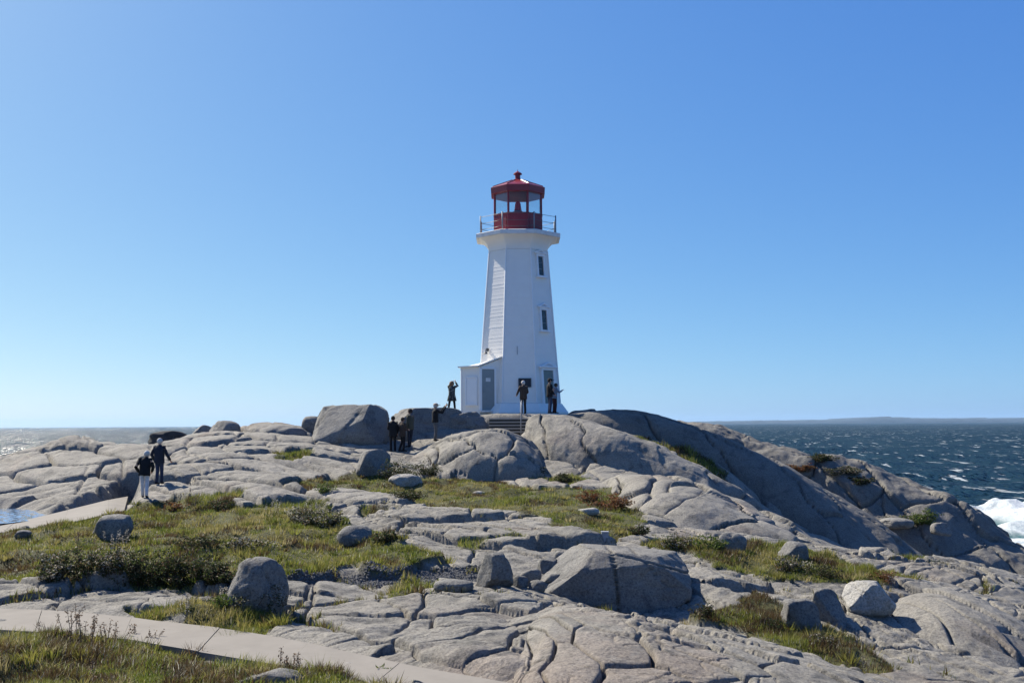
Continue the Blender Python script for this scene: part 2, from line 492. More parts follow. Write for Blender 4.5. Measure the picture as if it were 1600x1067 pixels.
GRASS = {
    'mound': [(-60, 850), (0, 842), (60, 832), (120, 817), (180, 803), (225, 794), (262, 788), (330, 790), (400, 797), (470, 790), (530, 797), (545, 830), (600, 842), (650, 865), (692, 882), (640, 891), (560, 895), (450, 910), (400, 921), (300, 925), (100, 921), (-60, 912)],
    'centre': [(462, 762), (520, 752), (560, 742), (640, 755), (700, 752), (740, 742), (790, 758), (850, 776), (920, 768), (985, 775), (1000, 800), (1005, 838), (960, 848), (900, 840), (850, 818), (780, 808), (700, 810), (650, 797), (600, 777), (520, 777)],
    'boulder_side': [(190, 958), (280, 946), (350, 940), (440, 950), (448, 988), (380, 990), (300, 978), (210, 966)],
    'front': [(-80, 985), (150, 996), (240, 1006), (330, 1021), (370, 1036), (450, 1042), (540, 1052), (600, 1062), (630, 1090), (600, 1140), (-100, 1140)],
    'right': [(1000, 852), (1080, 845), (1150, 850), (1210, 866), (1280, 873), (1340, 890), (1450, 911), (1400, 922), (1350, 925), (1280, 926), (1200, 910), (1100, 882), (1040, 866)],
    'lower_right': [(1090, 972), (1150, 960), (1180, 942), (1240, 965), (1280, 985), (1330, 1018), (1375, 1055), (1340, 1064), (1250, 1034), (1150, 998)],
    'gap': [(1010, 690), (1060, 703), (1110, 728), (1152, 765), (1170, 790), (1135, 775), (1105, 750), (1050, 712)],
}
GPOLY = {k: poly_world(p) for k, p in GRASS.items()}
SMALL_GRASS = [(465, 714, .7), (600, 806, .55), (720, 752, .5), (1155, 800, .9), (885, 752, .8), (640, 926, .5), (840, 746, .6), (330, 790, .7), (1110, 735, .6), (1010, 693, .6), (480, 770, .6), (745, 848, .45), (790, 843, .35), (1420, 815, .8), (60, 905, .6)]
SMALL_GRASS = [(*hit(u, v)[:2], r) for u, v, r in SMALL_GRASS]
GRAVEL = poly_world([(450, 905), (520, 898), (600, 893), (680, 887), (750, 880), (790, 890), (760, 905), (690, 912), (600, 914), (500, 918), (445, 922)])
ROUGH = poly_world([(860, 965), (920, 962), (960, 985), (1000, 1010), (1050, 1040), (1060, 1080), (990, 1090), (940, 1040), (890, 1000)])
# concrete paths: (far edge, near edge) pairs
PATH_NEAR = [((-90, 947), (-90, 980)), ((0, 950), (0, 983)), ((100, 953.5), (100, 989)), ((190, 962), (190, 997)), ((250, 970), (250, 1007)), ((350, 981), (335, 1021)), ((450, 997), (420, 1035)), ((550, 1019), (510, 1048)), ((650, 1040), (590, 1070)), ((780, 1063), (690, 1098)), ((900, 1088), (790, 1130)), ((1010, 1120), (890, 1165))]
PATH_FAR = [((-90, 840, -3.2), (-90, 860, -3.22)), ((-10, 822, -3.02), (-10, 838, -3.04)), ((60, 807, -2.92), (62, 825, -2.94)), ((135, 789, -2.76), (128, 812, -2.80)), ((172, 780, -2.68), (166, 803, -2.72)), ((200, 775, -2.74), (194, 797, -2.78))]
near_pts = [(PZ(a, b, -3.36), PZ(c, d, -3.36)) for (a, b), (c, d) in PATH_NEAR]
far_pts = [(PZ(*a), PZ(*b)) for a, b in PATH_FAR]
def strip_poly(pts): return np.array([p[0][:2] for p in pts] + [p[1][:2] for p in reversed(pts)])
PATH_POLYS = [(strip_poly(near_pts), near_pts), (strip_poly(far_pts), far_pts)]
DOME = np.array([P(*q)[:2] for q in [(825, 990, 16.6), (845, 966, 17.3), (880, 950, 17.7), (960, 959, 17.4), (1050, 976, 17.0), (1150, 996, 16.4), (1250, 1026, 15.6), (1350, 1062, 14.8), (1420, 1095, 14.3), (1420, 1160, 12.1), (1150, 1145, 12.1), (850, 1110, 12.8), (812, 1062, 14.0)]])
WHALE = np.array([P(*q)[:2] for q in [(1375, 968, 22.2), (1395, 948, 22.7), (1425, 931, 23.2), (1470, 930, 23.4), (1530, 949, 23.2), (1600, 976, 23), (1680, 1014, 22.8), (1740, 1060, 22.4), (1720, 1150, 18.3), (1570, 1076, 19), (1465, 1018, 20), (1400, 990, 20.9)]])
PUDDLE = poly_world([(-70, 802), (0, 797), (40, 796), (66, 800), (36, 812), (0, 819), (-70, 826)])

def grass_mask(x, y):
    jx = x + 0.30 * fbm2(x * 1.1, y * 1.1, 40, 3); jy = y + 0.45 * fbm2(x * 1.1, y * 1.1, 44, 3)
    m = np.full(x.shape, -9.0)
    for p in GPOLY.values():
        b0 = p.min(0) - 2; b1 = p.max(0) + 2
        w = (jx > b0[0]) & (jx < b1[0]) & (jy > b0[1]) & (jy < b1[1])
        if w.any():
            m[w] = np.maximum(m[w], poly_sd(jx[w], jy[w], p))
    for cx, cy, r in SMALL_GRASS:
        m = np.maximum(m, r - np.sqrt((jx - cx) ** 2 + ((jy - cy) * .6) ** 2))
    return m
def ground_all(x, y):
    """height, soil/gravel/rough zones and joint cell ids"""
    x = np.asarray(x, float); y = np.asarray(y, float)
    b = base_z(x, y)
    gm = grass_mask(x, y)
    soil = sstep(-0.06, 0.07, gm)
    cx = x + 1.5 * fbm2(x * .09, y * .09, 3, 2) + .06 * fbm2(x * .7, y * .7, 5, 3)
    cy = y + 1.8 * fbm2(x * .08 + 5, y * .08, 8, 2) + .06 * fbm2(x * .7, y * .7, 9, 3)
    e1, i1, j1, px, py = voro(cx, cy, 5.2, 2.5, -0.42, 11)
    z0 = np.zeros_like(i1)
    off = _h(i1, j1, z0, 21) - 0.5; tx = _h(i1, j1, z0 + 1, 21) - 0.5; ty = _h(i1, j1, z0 + 2, 21) - 0.5
    crisp = _h(i1, j1, z0 + 3, 21)
    r = fbm2(x * .22, y * .22, 31, 3) * 0.10
    wd = 0.015 + 6.5e-4 * np.clip(y, 1, 70) ** 1.42
    far = sstep(25, 34, y)
    r = r + ((off + .5) * (0.17 + .06 * far) + tx * px * (.05 + .06 * (1 - far)) + ty * py * (.09 + .09 * (1 - far))) * sstep(0.0, 1, e1 / (wd * 1.1 + .05 * crisp)) + far * .13 * sstep(-.2, 1.0, e1)
    r = r - 0.03 * np.exp(-e1 / (0.05 + 0.10 * crisp)) - 0.30 * (1 - sstep(0.0, 1, e1 / wd))
    brk = sstep(-0.15, 0.45, fbm2(x * .17 + 3, y * .17, 51, 2) + 0.25 * (crisp - .5))
    near = sstep(36, 20, y)
    brk = np.clip(brk + .35 * near * sstep(2.0, 0.0, np.abs(x + .5) - 3), 0, 1)
    brk = np.clip(brk + .45 * (1 - far), 0, 1)
    e2, i2, j2, qx, qy = voro(cx + .04 * fbm2(x * 2, y * 2, 61, 2), cy + .04 * fbm2(x * 2, y * 2, 62, 2), 2.3, .95, -0.62, 13)
    o2 = _h(i2, j2, z0, 23) - 0.5; t2 = _h(i2, j2, z0 + 1, 23) - .5
    r = r + (brk * (1 - .35 * far)) * (((o2 + .5) * (.05 + .05 * near) + t2 * qy * .2) * sstep(0, 1, e2 / wd) - 0.02 * np.exp(-e2 / 0.04) - 0.19 * (1 - sstep(0, 1, e2 / (wd * .6))))
    w = y < 27
    if w.any():
        e5, i5, j5, sx, sy = voro(cx[w] + .08 * fbm2(x[w] * 4, y[w] * 4, 131, 2), cy[w] + .08 * fbm2(x[w] * 4, y[w] * 4, 132, 2), .8, .36, -0.5, 17)
        k5 = .6 * sstep(.35, .7, fbm2(x[w] * .45, y[w] * .45, 133, 2)) * sstep(27, 22, y[w])
        o5 = _h(i5, j5, np.zeros_like(i5), 27)
        r[w] = r[w] + k5 * (o5 * .07 * sstep(0, 1, e5 / wd[w]) - .10 * (1 - sstep(0, 1, e5 / (wd[w] * .7))))
    # long straight joints
    l1 = (cx * .93 + cy * .36) / 2.0 + .05 * fbm2(x * .4, y * .4, 71, 2)
    f1 = np.abs(l1 - np.round(l1)) * 2.3
    r = r - 0.13 * (1 - sstep(0, 1, f1 / wd)) * sstep(-.1, .3, fbm2(x * .15, y * .15, 73, 2)) - .03 * np.exp(-f1 / .12)
    l2 = (cx * -.5 + cy * .86) / 1.0 + .07 * fbm2(x * .5, y * .5, 75, 2)
    f2 = np.abs(l2 - np.round(l2)) * 1.1
    r = r - 0.11 * (1 - sstep(0, 1, f2 / (wd * .8))) * sstep(0, .4, fbm2(x * .2, y * .2, 77, 2))
    rough = np.zeros_like(x)
    w = (y > 11) & (y < 24) & (np.abs(x) < 8)
    if w.any():
        rough[w] = sstep(-.3, .35, poly_sd(x[w] + .3 * fbm2(x[w] * 2, y[w] * 2, 81, 2), y[w], ROUGH) + .2 * fbm2(x[w] * 3, y[w] * 3, 83, 2))
        e3, i3, j3, _, _ = voro(x[w], y[w], .34, .26, .3, 15)
        o3 = _h(i3, j3, np.zeros_like(i3), 25) - .5
        r[w] = r[w] + rough[w] * ((o3 + .5) * .12 * sstep(0, .07, e3) - .05 * np.exp(-e3 / .05))
    r = r + (1 - .7 * far) * .03 * fbm2(cx * .9 + cy * .45, cy * 3.6 - cx * 1.6, 121, 3)
    r = r + .03 * fbm2(x * 1.3, y * 1.3, 85, 3) + .012 * fbm2(x * 5, y * 5, 87, 2)
    # flatten where the turf, gravel, tower and paths lie
    turf = .07 + .15 * fbm2(x * .7, y * .7, 91, 3)
    h = b + r * (1 - soil) + soil * turf
    grav = np.zeros_like(x)
    w = (y > 17) & (y < 27) & (np.abs(x) < 8)
    if w.any():
        grav[w] = sstep(-.2, .15, poly_sd(x[w], y[w], GRAVEL) + .15 * fbm2(x[w] * 2, y[w] * 2, 95, 2)) * (1 - soil[w])
    h = h * (1 - grav) + (b - .12 + .03 * fbm2(x * 4, y * 4, 97, 3)) * grav
    for pl_ in (WHALE,):
        b0 = pl_.min(0) - 1; b1 = pl_.max(0) + 1
        w = (x > b0[0]) & (x < b1[0]) & (y > b0[1]) & (y < b1[1])
        if w.any(): h[w] = h[w] - .5 * sstep(.0, .5, poly_sd(x[w], y[w], pl_))
    td = np.sqrt((x - .35) ** 2 + (y - 57) ** 2)
    k = sstep(6.0, 4.2, td); h = h * (1 - k) + (EYE + .48 + .04 * fbm2(x, y, 99, 2)) * k
    for poly, pts in PATH_POLYS:
        b0 = poly.min(0) - 1.5; b1 = poly.max(0) + 1.5
        w = (x > b0[0]) & (x < b1[0]) & (y > b0[1]) & (y < b1[1])
        if w.any():
            sd = poly_sd(x[w], y[w], poly)
            mids = np.array([(p[0] + p[1]) / 2 for p in pts])
            pz = np.interp(x[w], mids[:, 0], mids[:, 2])
            kk = sstep(-.65, -.05, sd)
            hh = h[w] * (1 - kk) + (pz - .11 + .03 * fbm2(x[w] * 3, y[w] * 3, 101, 2)) * kk
            hh = np.where(sd > .05, pz - .16, hh)
            h[w] = hh
            soil[w] = np.where(sd > -.1, np.maximum(soil[w], .0), soil[w])
    w = (y > 24) & (y < 42) & (x < -10)
    if w.any():
        sd = poly_sd(x[w], y[w], PUDDLE)
        kk = sstep(-.8, .2, sd); h[w] = h[w] * (1 - kk) + (EYE - 3.02) * kk
    return h, soil, grav, rough, i1, j1, gm
def gz(x, y):
    x = np.asarray(x, float); y = np.asarray(y, float)
    return ground_all(np.atleast_1d(x), np.atleast_1d(y))[0].reshape(x.shape)
def G(u, v):
    return hit(u, v, gz)
def Gxy(x, y):
    return np.array([x, y, float(gz(np.array([x]), np.array([y]))[0])])

# grid, denser near the viewer
core = np.linspace(-.60, .60, 780)
S = np.concatenate([np.linspace(-1.1, -.602, 40), core, np.linspace(.602, 1.1, 40)])
t = np.linspace(0, 1, 690)
pw = -0.42
Yc = (11 ** pw + t * (63 ** pw - 11 ** pw)) ** (1 / pw)
YR = np.concatenate([np.linspace(-8, 10.6, 14), Yc, np.linspace(63.5, 95, 30)])
GY, GS = np.meshgrid(YR, S, indexing='ij')
GX = GS * np.maximum(GY, 11.0)
hz, soil, grav, rough, ci, cj, _gm = ground_all(GX.ravel(), GY.ravel())
V = np.stack([GX.ravel(), GY.ravel(), hz], 1)
nr, nc = GX.shape
Q = grid_quads(nr, nc)
zone = np.stack([soil, grav, rough], 1)
qc = V[Q].mean(1); qsoil = soil[Q].mean(1); qs = qc[:, 0] / np.maximum(qc[:, 1], 11)
cid = (ci * 4099 + cj).astype(np.int64)
qid = cid[Q[:, 0]]
elig = (qc[:, 1] > 12) & (qc[:, 1] < 58) & (np.abs(qs) < .56) & (qsoil < .4) & (grav[Q].mean(1) < .4)
td_ = np.hypot(qc[:, 0] - .35, qc[:, 1] - 57)
elig &= td_ > 6
pp = np.zeros(len(Q), bool)
for poly, _ in PATH_POLYS:
    pp |= poly_sd(qc[:, 0], qc[:, 1], poly) > -.3
elig &= ~pp
ids, cnt = np.unique(qid[elig], return_counts=True)
order = np.argsort(-cnt)
keep = ids[order[:260]][cnt[order[:260]] > 250]
owner = np.full(len(Q), -1)
for n_, cidv in enumerate(keep):
    owner[elig & (qid == cidv)] = n_
def sub_mesh(name, qsel):
    used, inv = np.unique(qsel.ravel(), return_inverse=True)
    me = np_mesh(name, V[used], quads=inv.reshape(-1, 4))
    set_col(me, 'zone', zone[used])
    return me
bedrock = link('bedrock', sub_mesh('bedrock', Q[owner < 0]), M['rock'])
tag(bedrock, 'broad grey granite headland of jointed slabs below the lighthouse', kind='structure')
for n_ in range(len(keep)):
    link('slab', sub_mesh('slab', Q[owner == n_]), M['rock'], bedrock)

# ------------------------------------------------------------------ whaleback ridges: lofted rock bodies
def resample(pts, n):
    pts = np.array(pts, float)
    d = np.concatenate([[0], np.cumsum(np.linalg.norm(np.diff(pts, axis=0), axis=1))])
    # catmull-rom through the points, even arc length
    m = len(pts); ext = np.vstack([2 * pts[0] - pts[1], pts, 2 * pts[-1] - pts[-2]])
    s = np.linspace(0, d[-1], n); k = np.clip(np.searchsorted(d, s, side='right') - 1, 0, m - 2)
    tt = ((s - d[k]) / (d[k + 1] - d[k] + 1e-9))[:, None]
    p0, p1, p2, p3 = ext[k], ext[k + 1], ext[k + 2], ext[k + 3]
    return .5 * (2 * p1 + (p2 - p0) * tt + (2 * p0 - 5 * p1 + 4 * p2 - p3) * tt ** 2 + (3 * p1 - p0 - 3 * p2 + p3) * tt ** 3)
def loft(name, label, crest, foot, back, bulge, mat, ns=260, nt=110, seed=0, su=3.2, sv=6.0, ang=.35, amp=.10, crack=.12, drop=.8, backdrop=.75, sheet=.05, sw=.14, wb=.5, cw=.07, allj=False, extra=None, shw=.05, tilt=0.0):
    C = resample([P(*c) for c in crest], ns); F = resample([P(*c) for c in foot], ns)
    T = np.gradient(C, axis=0); T[:, 2] = 0; T /= np.linalg.norm(T, axis=1)[:, None] + 1e-9
    perp = np.stack([-T[:, 1], T[:, 0], 0 * T[:, 0]], 1)
    k = np.ones(9) / 9
    for a in range(2):
        perp[:, a] = np.convolve(np.pad(perp[:, a], 4, mode='edge'), k, mode='valid')
    up = np.array([0, 0, 1.0])
    ends = np.sin(np.linspace(0.12, math.pi - .12, ns))[:, None] ** .5
    hgt = np.linalg.norm(C - F, axis=1)[:, None]
    out = (-perp * .6 + up * .8)
    rows = [F - perp * .1 - up * drop, F,
            F * .72 + C * .28 + out * bulge * .8 * hgt * .25 * ends, F * .4 + C * .6 + out * bulge * hgt * .25 * ends, F * .13 + C * .87 + out * bulge * .6 * hgt * .22 * ends, C,
            C + perp * back * .3 - up * back * .06, C + perp * back * .7 - up * back * backdrop * .4, C + perp * back - up * back * backdrop, C + perp * back * 1.15 - up * (back * backdrop + 2.5)]
    R = np.array(rows)
    te = np.clip(np.minimum(np.arange(ns), ns - 1 - np.arange(ns)) / (ns * .05), 0, 1); te = np.sqrt(1 - (1 - te) ** 2)[None, :, None]
    R = R * te + (F * .6 + C * .4 - up * 1.2)[None] * (1 - te)
    R = np.array([resample(R[:, i], nt) for i in range(ns)])      # ns x nt x 3
    du = np.gradient(R, axis=0); dv = np.gradient(R, axis=1)
    N = np.cross(du, dv); N /= np.linalg.norm(N, axis=2)[..., None] + 1e-9
    if N[..., 2].mean() < 0: N = -N
    x, y, z = R[..., 0], R[..., 1], R[..., 2]
    sl = np.cumsum(np.linalg.norm(du, axis=2), 0); tl = np.cumsum(np.linalg.norm(dv, axis=2), 1)
    wob = wb * fbm3(x * .5, y * .5, z * .5, seed + 5, 3)
    e, i_, j_, ox, oy = voro(sl + wob + .5 * tl * math.tan(ang), tl + wob, su, sv, 0.0, seed + 11)
    zz = np.zeros_like(i_)
    d = amp * 1.6 * fbm3(x * .28, y * .28, z * .35, seed + 1, 3) + amp * .5 * fbm3(x * 1.1, y * 1.1, z * 1.1, seed + 2, 3) + .012 * fbm3(x * 5, y * 5, z * 5, seed + 3, 2)
    d = d + (_h(i_, j_, zz, seed + 9) - .5) * amp * .9
    d = d + tilt * ((_h(i_, j_, zz + 6, seed + 9) - .5) * ox + (_h(i_, j_, zz + 7, seed + 9) - .5) * oy) * sstep(0, cw * 1.5, e)
    keepj = np.ones_like(x) if allj else sstep(.15, .45, _h(i_, j_, zz + 4, seed + 9))
    d = d - crack * keepj * (1 - sstep(0, cw, e)) - crack * .8 * np.exp(-e / sw) * keepj
    if extra is not None: d = d + extra(x, y, z)
    # exfoliation sheets parallel to the crest
    sh = tl + .35 * fbm3(x * .35, y * .35, z * .35, seed + 21, 2)
    f = np.abs(sh / 1.9 - np.round(sh / 1.9)) * 1.9
    d = d - sheet * (1 - sstep(0, shw, f)) * sstep(.0, .5, fbm3(x * .3, y * .3, z * .3, seed + 23, 2))
    R = R + N * d[..., None]
    me = np_mesh(name, R.reshape(-1, 3), quads=grid_quads(ns, nt)[:, ::-1])
    o = link(name, me, mat)
    tag(o, label, kind='structure')
    return o, R, N
# nearest whaleback, just right of the steps
r1 = loft('rock_ridge', 'sunlit whaleback granite ridge just right of the concrete steps',
     [(818, 672, 48.6), (828, 657, 48.4), (842, 651, 48.2), (880, 654, 47.9), (930, 663, 47.4), (990, 679, 46.8), (1050, 703, 46.2), (1090, 726, 45.5), (1112, 743, 45), (1122, 756, 44.6)],
     [(816, 690, 48.0), (830, 708, 46.8), (850, 732, 45.2), (895, 746, 44.2), (940, 746, 43.8), (990, 748, 43.6), (1040, 752, 43.4), (1085, 760, 43.2), (1110, 764, 43.2), (1126, 764, 43.4)],
     3.0, .95, M['rock'], seed=100, ns=300, nt=120, ang=.5, su=2.3, sv=7, crack=.16)
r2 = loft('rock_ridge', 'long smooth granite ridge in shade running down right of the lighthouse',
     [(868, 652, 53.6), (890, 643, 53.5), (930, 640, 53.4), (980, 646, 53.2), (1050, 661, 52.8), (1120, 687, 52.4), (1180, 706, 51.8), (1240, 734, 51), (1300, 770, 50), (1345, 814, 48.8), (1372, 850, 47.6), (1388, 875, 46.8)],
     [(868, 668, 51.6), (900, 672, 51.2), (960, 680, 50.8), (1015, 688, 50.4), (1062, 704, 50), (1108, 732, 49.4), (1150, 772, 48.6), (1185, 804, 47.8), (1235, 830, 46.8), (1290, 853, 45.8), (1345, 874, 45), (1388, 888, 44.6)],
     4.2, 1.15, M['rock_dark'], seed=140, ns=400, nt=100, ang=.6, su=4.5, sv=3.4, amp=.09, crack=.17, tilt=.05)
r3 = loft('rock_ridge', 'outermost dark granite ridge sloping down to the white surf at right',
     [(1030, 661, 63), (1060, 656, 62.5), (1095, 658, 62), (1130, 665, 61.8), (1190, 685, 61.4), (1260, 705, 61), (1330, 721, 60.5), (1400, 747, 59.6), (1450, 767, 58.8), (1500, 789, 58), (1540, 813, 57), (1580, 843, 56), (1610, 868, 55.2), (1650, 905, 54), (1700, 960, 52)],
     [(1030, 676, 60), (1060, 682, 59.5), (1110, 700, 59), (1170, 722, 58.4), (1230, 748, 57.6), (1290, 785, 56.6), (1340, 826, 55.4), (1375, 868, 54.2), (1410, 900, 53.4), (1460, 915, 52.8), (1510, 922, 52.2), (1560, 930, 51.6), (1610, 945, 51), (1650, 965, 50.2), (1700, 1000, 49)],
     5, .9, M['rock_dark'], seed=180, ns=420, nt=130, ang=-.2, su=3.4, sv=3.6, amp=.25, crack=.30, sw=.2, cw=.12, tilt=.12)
m1 = loft('rock_ridge', 'jointed sunlit granite hump right of the reddish bush',
     [(950, 762, 38.6), (965, 750, 38.8), (1000, 746, 38.6), (1060, 753, 38.2), (1130, 776, 37), (1190, 804, 35.4), (1235, 832, 33.6), (1260, 850, 32.4)],
     [(950, 790, 36.2), (975, 812, 33.6), (1010, 832, 31.4), (1060, 846, 30.4), (1110, 848, 30.6), (1165, 854, 30.6), (1220, 864, 30.2), (1262, 868, 30)],
     2.6, .6, M['rock'], seed=220, ns=280, nt=120, ang=-.6, su=1.7, sv=6, amp=.10, crack=.2, drop=.5, sheet=0, tilt=.08)

d1 = loft('rock_ridge', 'jointed rock mass with a shaded front below the steps',
     [(630, 710, 46.2), (662, 695, 46.8), (700, 685, 47.2), (750, 680, 47.5), (800, 682, 47.4), (834, 692, 46.8), (852, 708, 46)],
     [(630, 722, 45), (662, 736, 43.8), (700, 752, 42.4), (750, 755, 42), (800, 752, 42), (836, 748, 42.6), (854, 742, 43.4)],
     2.2, .8, M['rock'], seed=260, ns=240, nt=110, ang=.3, su=1.9, sv=1.7, amp=.14, crack=.2, drop=.5, backdrop=.35, sheet=.05)

def dome_detail(x, y, z):
    m_ = sstep(-.25, .3, poly_sd(x + .3 * fbm2(x * 2, y * 2, 81, 2), y, ROUGH) + .2 * fbm2(x * 3, y * 3, 83, 2))
    e3, i3, j3, _, _ = voro(x, y, .30, .24, .3, 15)
    e4, i4, j4, _, _ = voro(x + .1 * fbm2(x * 3, y * 3, 84, 2), y, .55, .42, -.5, 16)
    br = sstep(0, .4, fbm2(x * .8, y * .8, 86, 2))
    return m_ * ((_h(i3, j3, np.zeros_like(i3), 25) - .3) * .09 * sstep(0, .06, e3) - .04 * np.exp(-e3 / .04)) - br * (1 - m_) * .04 * (1 - sstep(0, .03, e4))
f1_ = loft('rock_ridge', 'broad cracked granite dome in the lower centre foreground',
     [(815, 990, 16.6), (838, 962, 17.4), (880, 946, 17.9), (960, 955, 17.6), (1050, 972, 17.2), (1150, 992, 16.6), (1250, 1022, 15.8), (1350, 1058, 15.0), (1430, 1095, 14.4)],
     [(800, 1030, 14.9), (806, 1062, 14.0), (850, 1110, 12.7), (960, 1135, 12.2), (1050, 1140, 12.1), (1150, 1145, 12.0), (1250, 1150, 12.0), (1350, 1155, 12.0), (1430, 1160, 12.0)],
     1.2, .28, M['rock'], seed=300, ns=400, nt=240, ang=.45, su=.95, sv=1.15, amp=.05, crack=.12, drop=.4, backdrop=.5, sheet=.05, sw=.03, wb=.08, cw=.045, allj=True, extra=dome_detail, tilt=.16)
f2_ = loft('rock_ridge', 'smooth grey whaleback below the pale perched boulder at lower right',
     [(1360, 968, 22.2), (1385, 945, 22.8), (1420, 926, 23.4), (1470, 926, 23.6), (1530, 945, 23.4), (1600, 972, 23.2), (1680, 1010, 23), (1760, 1060, 22.5)],
     [(1360, 985, 21.4), (1385, 992, 20.8), (1420, 1002, 20.4), (1465, 1022, 19.8), (1515, 1050, 19.2), (1570, 1080, 18.8), (1650, 1120, 18.4), (1740, 1160, 18)],
     1.8, .5, M['rock'], seed=340, ns=340, nt=170, ang=1.0, su=1.5, sv=2.8, amp=.06, crack=.07, drop=.5, backdrop=.35, sheet=.09, shw=.13, sw=.06, wb=.12, cw=.09, allj=True, tilt=.10)
# ------------------------------------------------------------------ boulders
_ico = {}
def ico(sub):
    if sub not in _ico:
        bm = bmesh.new(); bmesh.ops.create_icosphere(bm, subdivisions=sub, radius=1.0)
        bm.verts.ensure_lookup_table()
        _ico[sub] = (np.array([v.co[:] for v in bm.verts]), [tuple(v.index for v in f.verts) for f in bm.faces]); bm.free()
    return _ico[sub]
def boulder_shape(W, D, H, seed, sq=3.0, cuts=5, rough=.05, planes=(), sub=4, grooves=None, cutlo=.66):
    v, f = ico(sub); v = v.copy()
    r = (np.abs(v) ** sq).sum(1) ** (-1 / sq)
    p = v * r[:, None]
    g = np.random.default_rng(seed)
    pl = [(n, d) for n, d in planes]
    for k in range(cuts):
        n = g.normal(size=3); n[2] *= .7; n /= np.linalg.norm(n)
        pl.append((n, g.uniform(cutlo, .95)))
    for n, d in pl:
        n = np.array(n, float); n /= np.linalg.norm(n)
        s = p @ n - d
        # soft planar cut: a flat facet with a worn edge
        p = p - n * np.where(s > -.035, np.where(s > .035, s, (s + .035) ** 2 / .14), 0)[:, None]
    q = p * 1.3 + seed * 3.1
    nn = p / np.linalg.norm(p, axis=1)[:, None]
    p = p + nn * (rough * fbm3(q[:, 0], q[:, 1], q[:, 2], seed, 4))[:, None]
    rg = 1 - np.abs(fbm3(q[:, 0] * 1.1 + 5, q[:, 1] * 1.1, q[:, 2] * 1.1, seed + 5, 2))
    p = p - nn * (rough * .9 * np.clip(rg - .82, 0, 1) / .18)[:, None]
    for n, d, w_, dp in (grooves or []):
        n = np.array(n, float); n /= np.linalg.norm(n)
        sgv = p @ n + .05 * fbm3(q[:, 0], q[:, 1], q[:, 2], seed + 61, 2) - d
        p = p - nn * (dp * np.exp(-(sgv / w_) ** 2))[:, None]
    for k in range(0 if grooves else 2):
        n = g.normal(size=3); n[2] *= .45; n /= np.linalg.norm(n)
        sgv = p @ n + .18 * fbm3(q[:, 0] * .8, q[:, 1] * .8, q[:, 2] * .8, seed + 31 + k, 2) - g.uniform(-.45, .45)
        p = p - nn * (.075 * np.exp(-(sgv / .03) ** 2))[:, None]
    q = q * 5
    p = p + nn * (rough * .16 * fbm3(q[:, 0], q[:, 1], q[:, 2], seed + 9, 3))[:, None]
    mn, mx = p.min(0), p.max(0)
    p = (p - (mn + mx) / 2) / ((mx - mn) / 2)
    return p * np.array([W / 2, D / 2, H / 2]), f
def boulder(label, u0, u1, vt, vb, Y=None, dr=.8, seed=1, sq=3.0, cuts=7, rough=.05, planes=(), mat='boulder', rot=0.0, sink=.3, name='boulder', cat='boulder', sub=4, group=None, grooves=None, cutlo=.66):
    uc = (u0 + u1) / 2
    g0 = G(uc, vb) if Y is None else P(uc, vb, Y)
    W = (u1 - u0) / FPX * g0[1]; H = (vb - vt) / FPX * g0[1]; D = W * dr
    sk = sink * H
    p, f = boulder_shape(W, D, H + sk, seed, sq, cuts, rough, planes, sub, grooves, cutlo)
    yo = D * .3 if Y is None else 0
    me = np_mesh(name, p + np.array([0, 0, (H + sk) / 2 - sk]), tris=f)
    o = link(name, me, M[mat]); s = (g0[1] + yo) / g0[1]
    o.location = (g0[0] * s, g0[1] + yo, EYE + (g0[2] - EYE) * s if yo else g0[2])
    o.scale = (s, s, s)
    tag(o, label, cat, group)
    return o
boulder('huge angular granite boulder with dark shaded face left of the three standing people', 488, 607, 632, 701, 50.2, .8, 11, 5.0, 2, .035,
        [((-.95, -.25, .22), .88), ((.75, -.6, .25), 1.0), ((-.15, -.97, .15), .93), ((.8, 0, .6), 1.18), ((-.6, 0, .8), 1.2)], sink=.08, sub=5)
boulder('wide flat-topped granite boulder behind the three standing people', 607, 724, 637, 693, 52.4, .6, 23, 4.5, 2, .04, [((-.8, -.3, .5), .92), ((.2, -.95, .1), .88)], sink=.1, sub=5)
boulder('rounded granite boulder between the flat-topped boulder and the steps', 692, 772, 643, 684, 52.6, .8, 31, 3.4, 3, .06, [((.6, -.6, .6), .9), ((-.2, .0, 1), .9)], sink=.15, sub=5)
boulder('small dark boulder tucked behind the left side of the huge boulder', 472, 503, 650, 678, 53.2, .9, 41, 2.8, 4, .06)
boulder('pointed leaning boulder with a shaded right half below the huge boulder', 556, 613, 703, 742, None, .6, 44, 2.6, 2, .03, [((.75, -.55, .35), .55), ((-.85, -.2, .3), .8)], rot=.2)
boulder('low pale rock beside the dark bush in the centre grass', 607, 660, 740, 758, None, .8, 47, 2.4, 5, .07, mat='boulder_pale')
boulder('small round boulder sitting on the right end of the left grass mound', 527, 582, 821, 851, None, .9, 53, 2.4, 3, .05)
boulder('squarish grey boulder on the grass beside the far concrete path', 145, 206, 804, 843, None, .8, 59, 3.4, 4, .05, [((-.9, -.1, .4), .85)])
boulder('tall egg-shaped grey boulder on the grass above the near path', 356, 449, 873, 956, None, .8, 61, 2.3, 3, .04, [((.8, -.5, .35), .82), ((-.85, -.3, .4), .88)], sub=5)
boulder('pale angular boulder perched on the slab at lower right', 1319, 1397, 909, 961, None, .75, 67, 3.0, 3, .04, [((-.8, -.25, .55), .62), ((.85, -.2, .45), .78), ((-.1, -.9, .2), .85)], mat='boulder_pale', sink=.03, sub=5)
boulder('low grey rock at the top edge of the right grass strip', 1216, 1263, 846, 876, None, .8, 71, 2.8, 4, .06)
boulder('rounded boulder standing on the skyline at left above the sea', 324, 375, 657, 689, 53.5, .9, 73, 2.8, 4, .05, sink=.2)
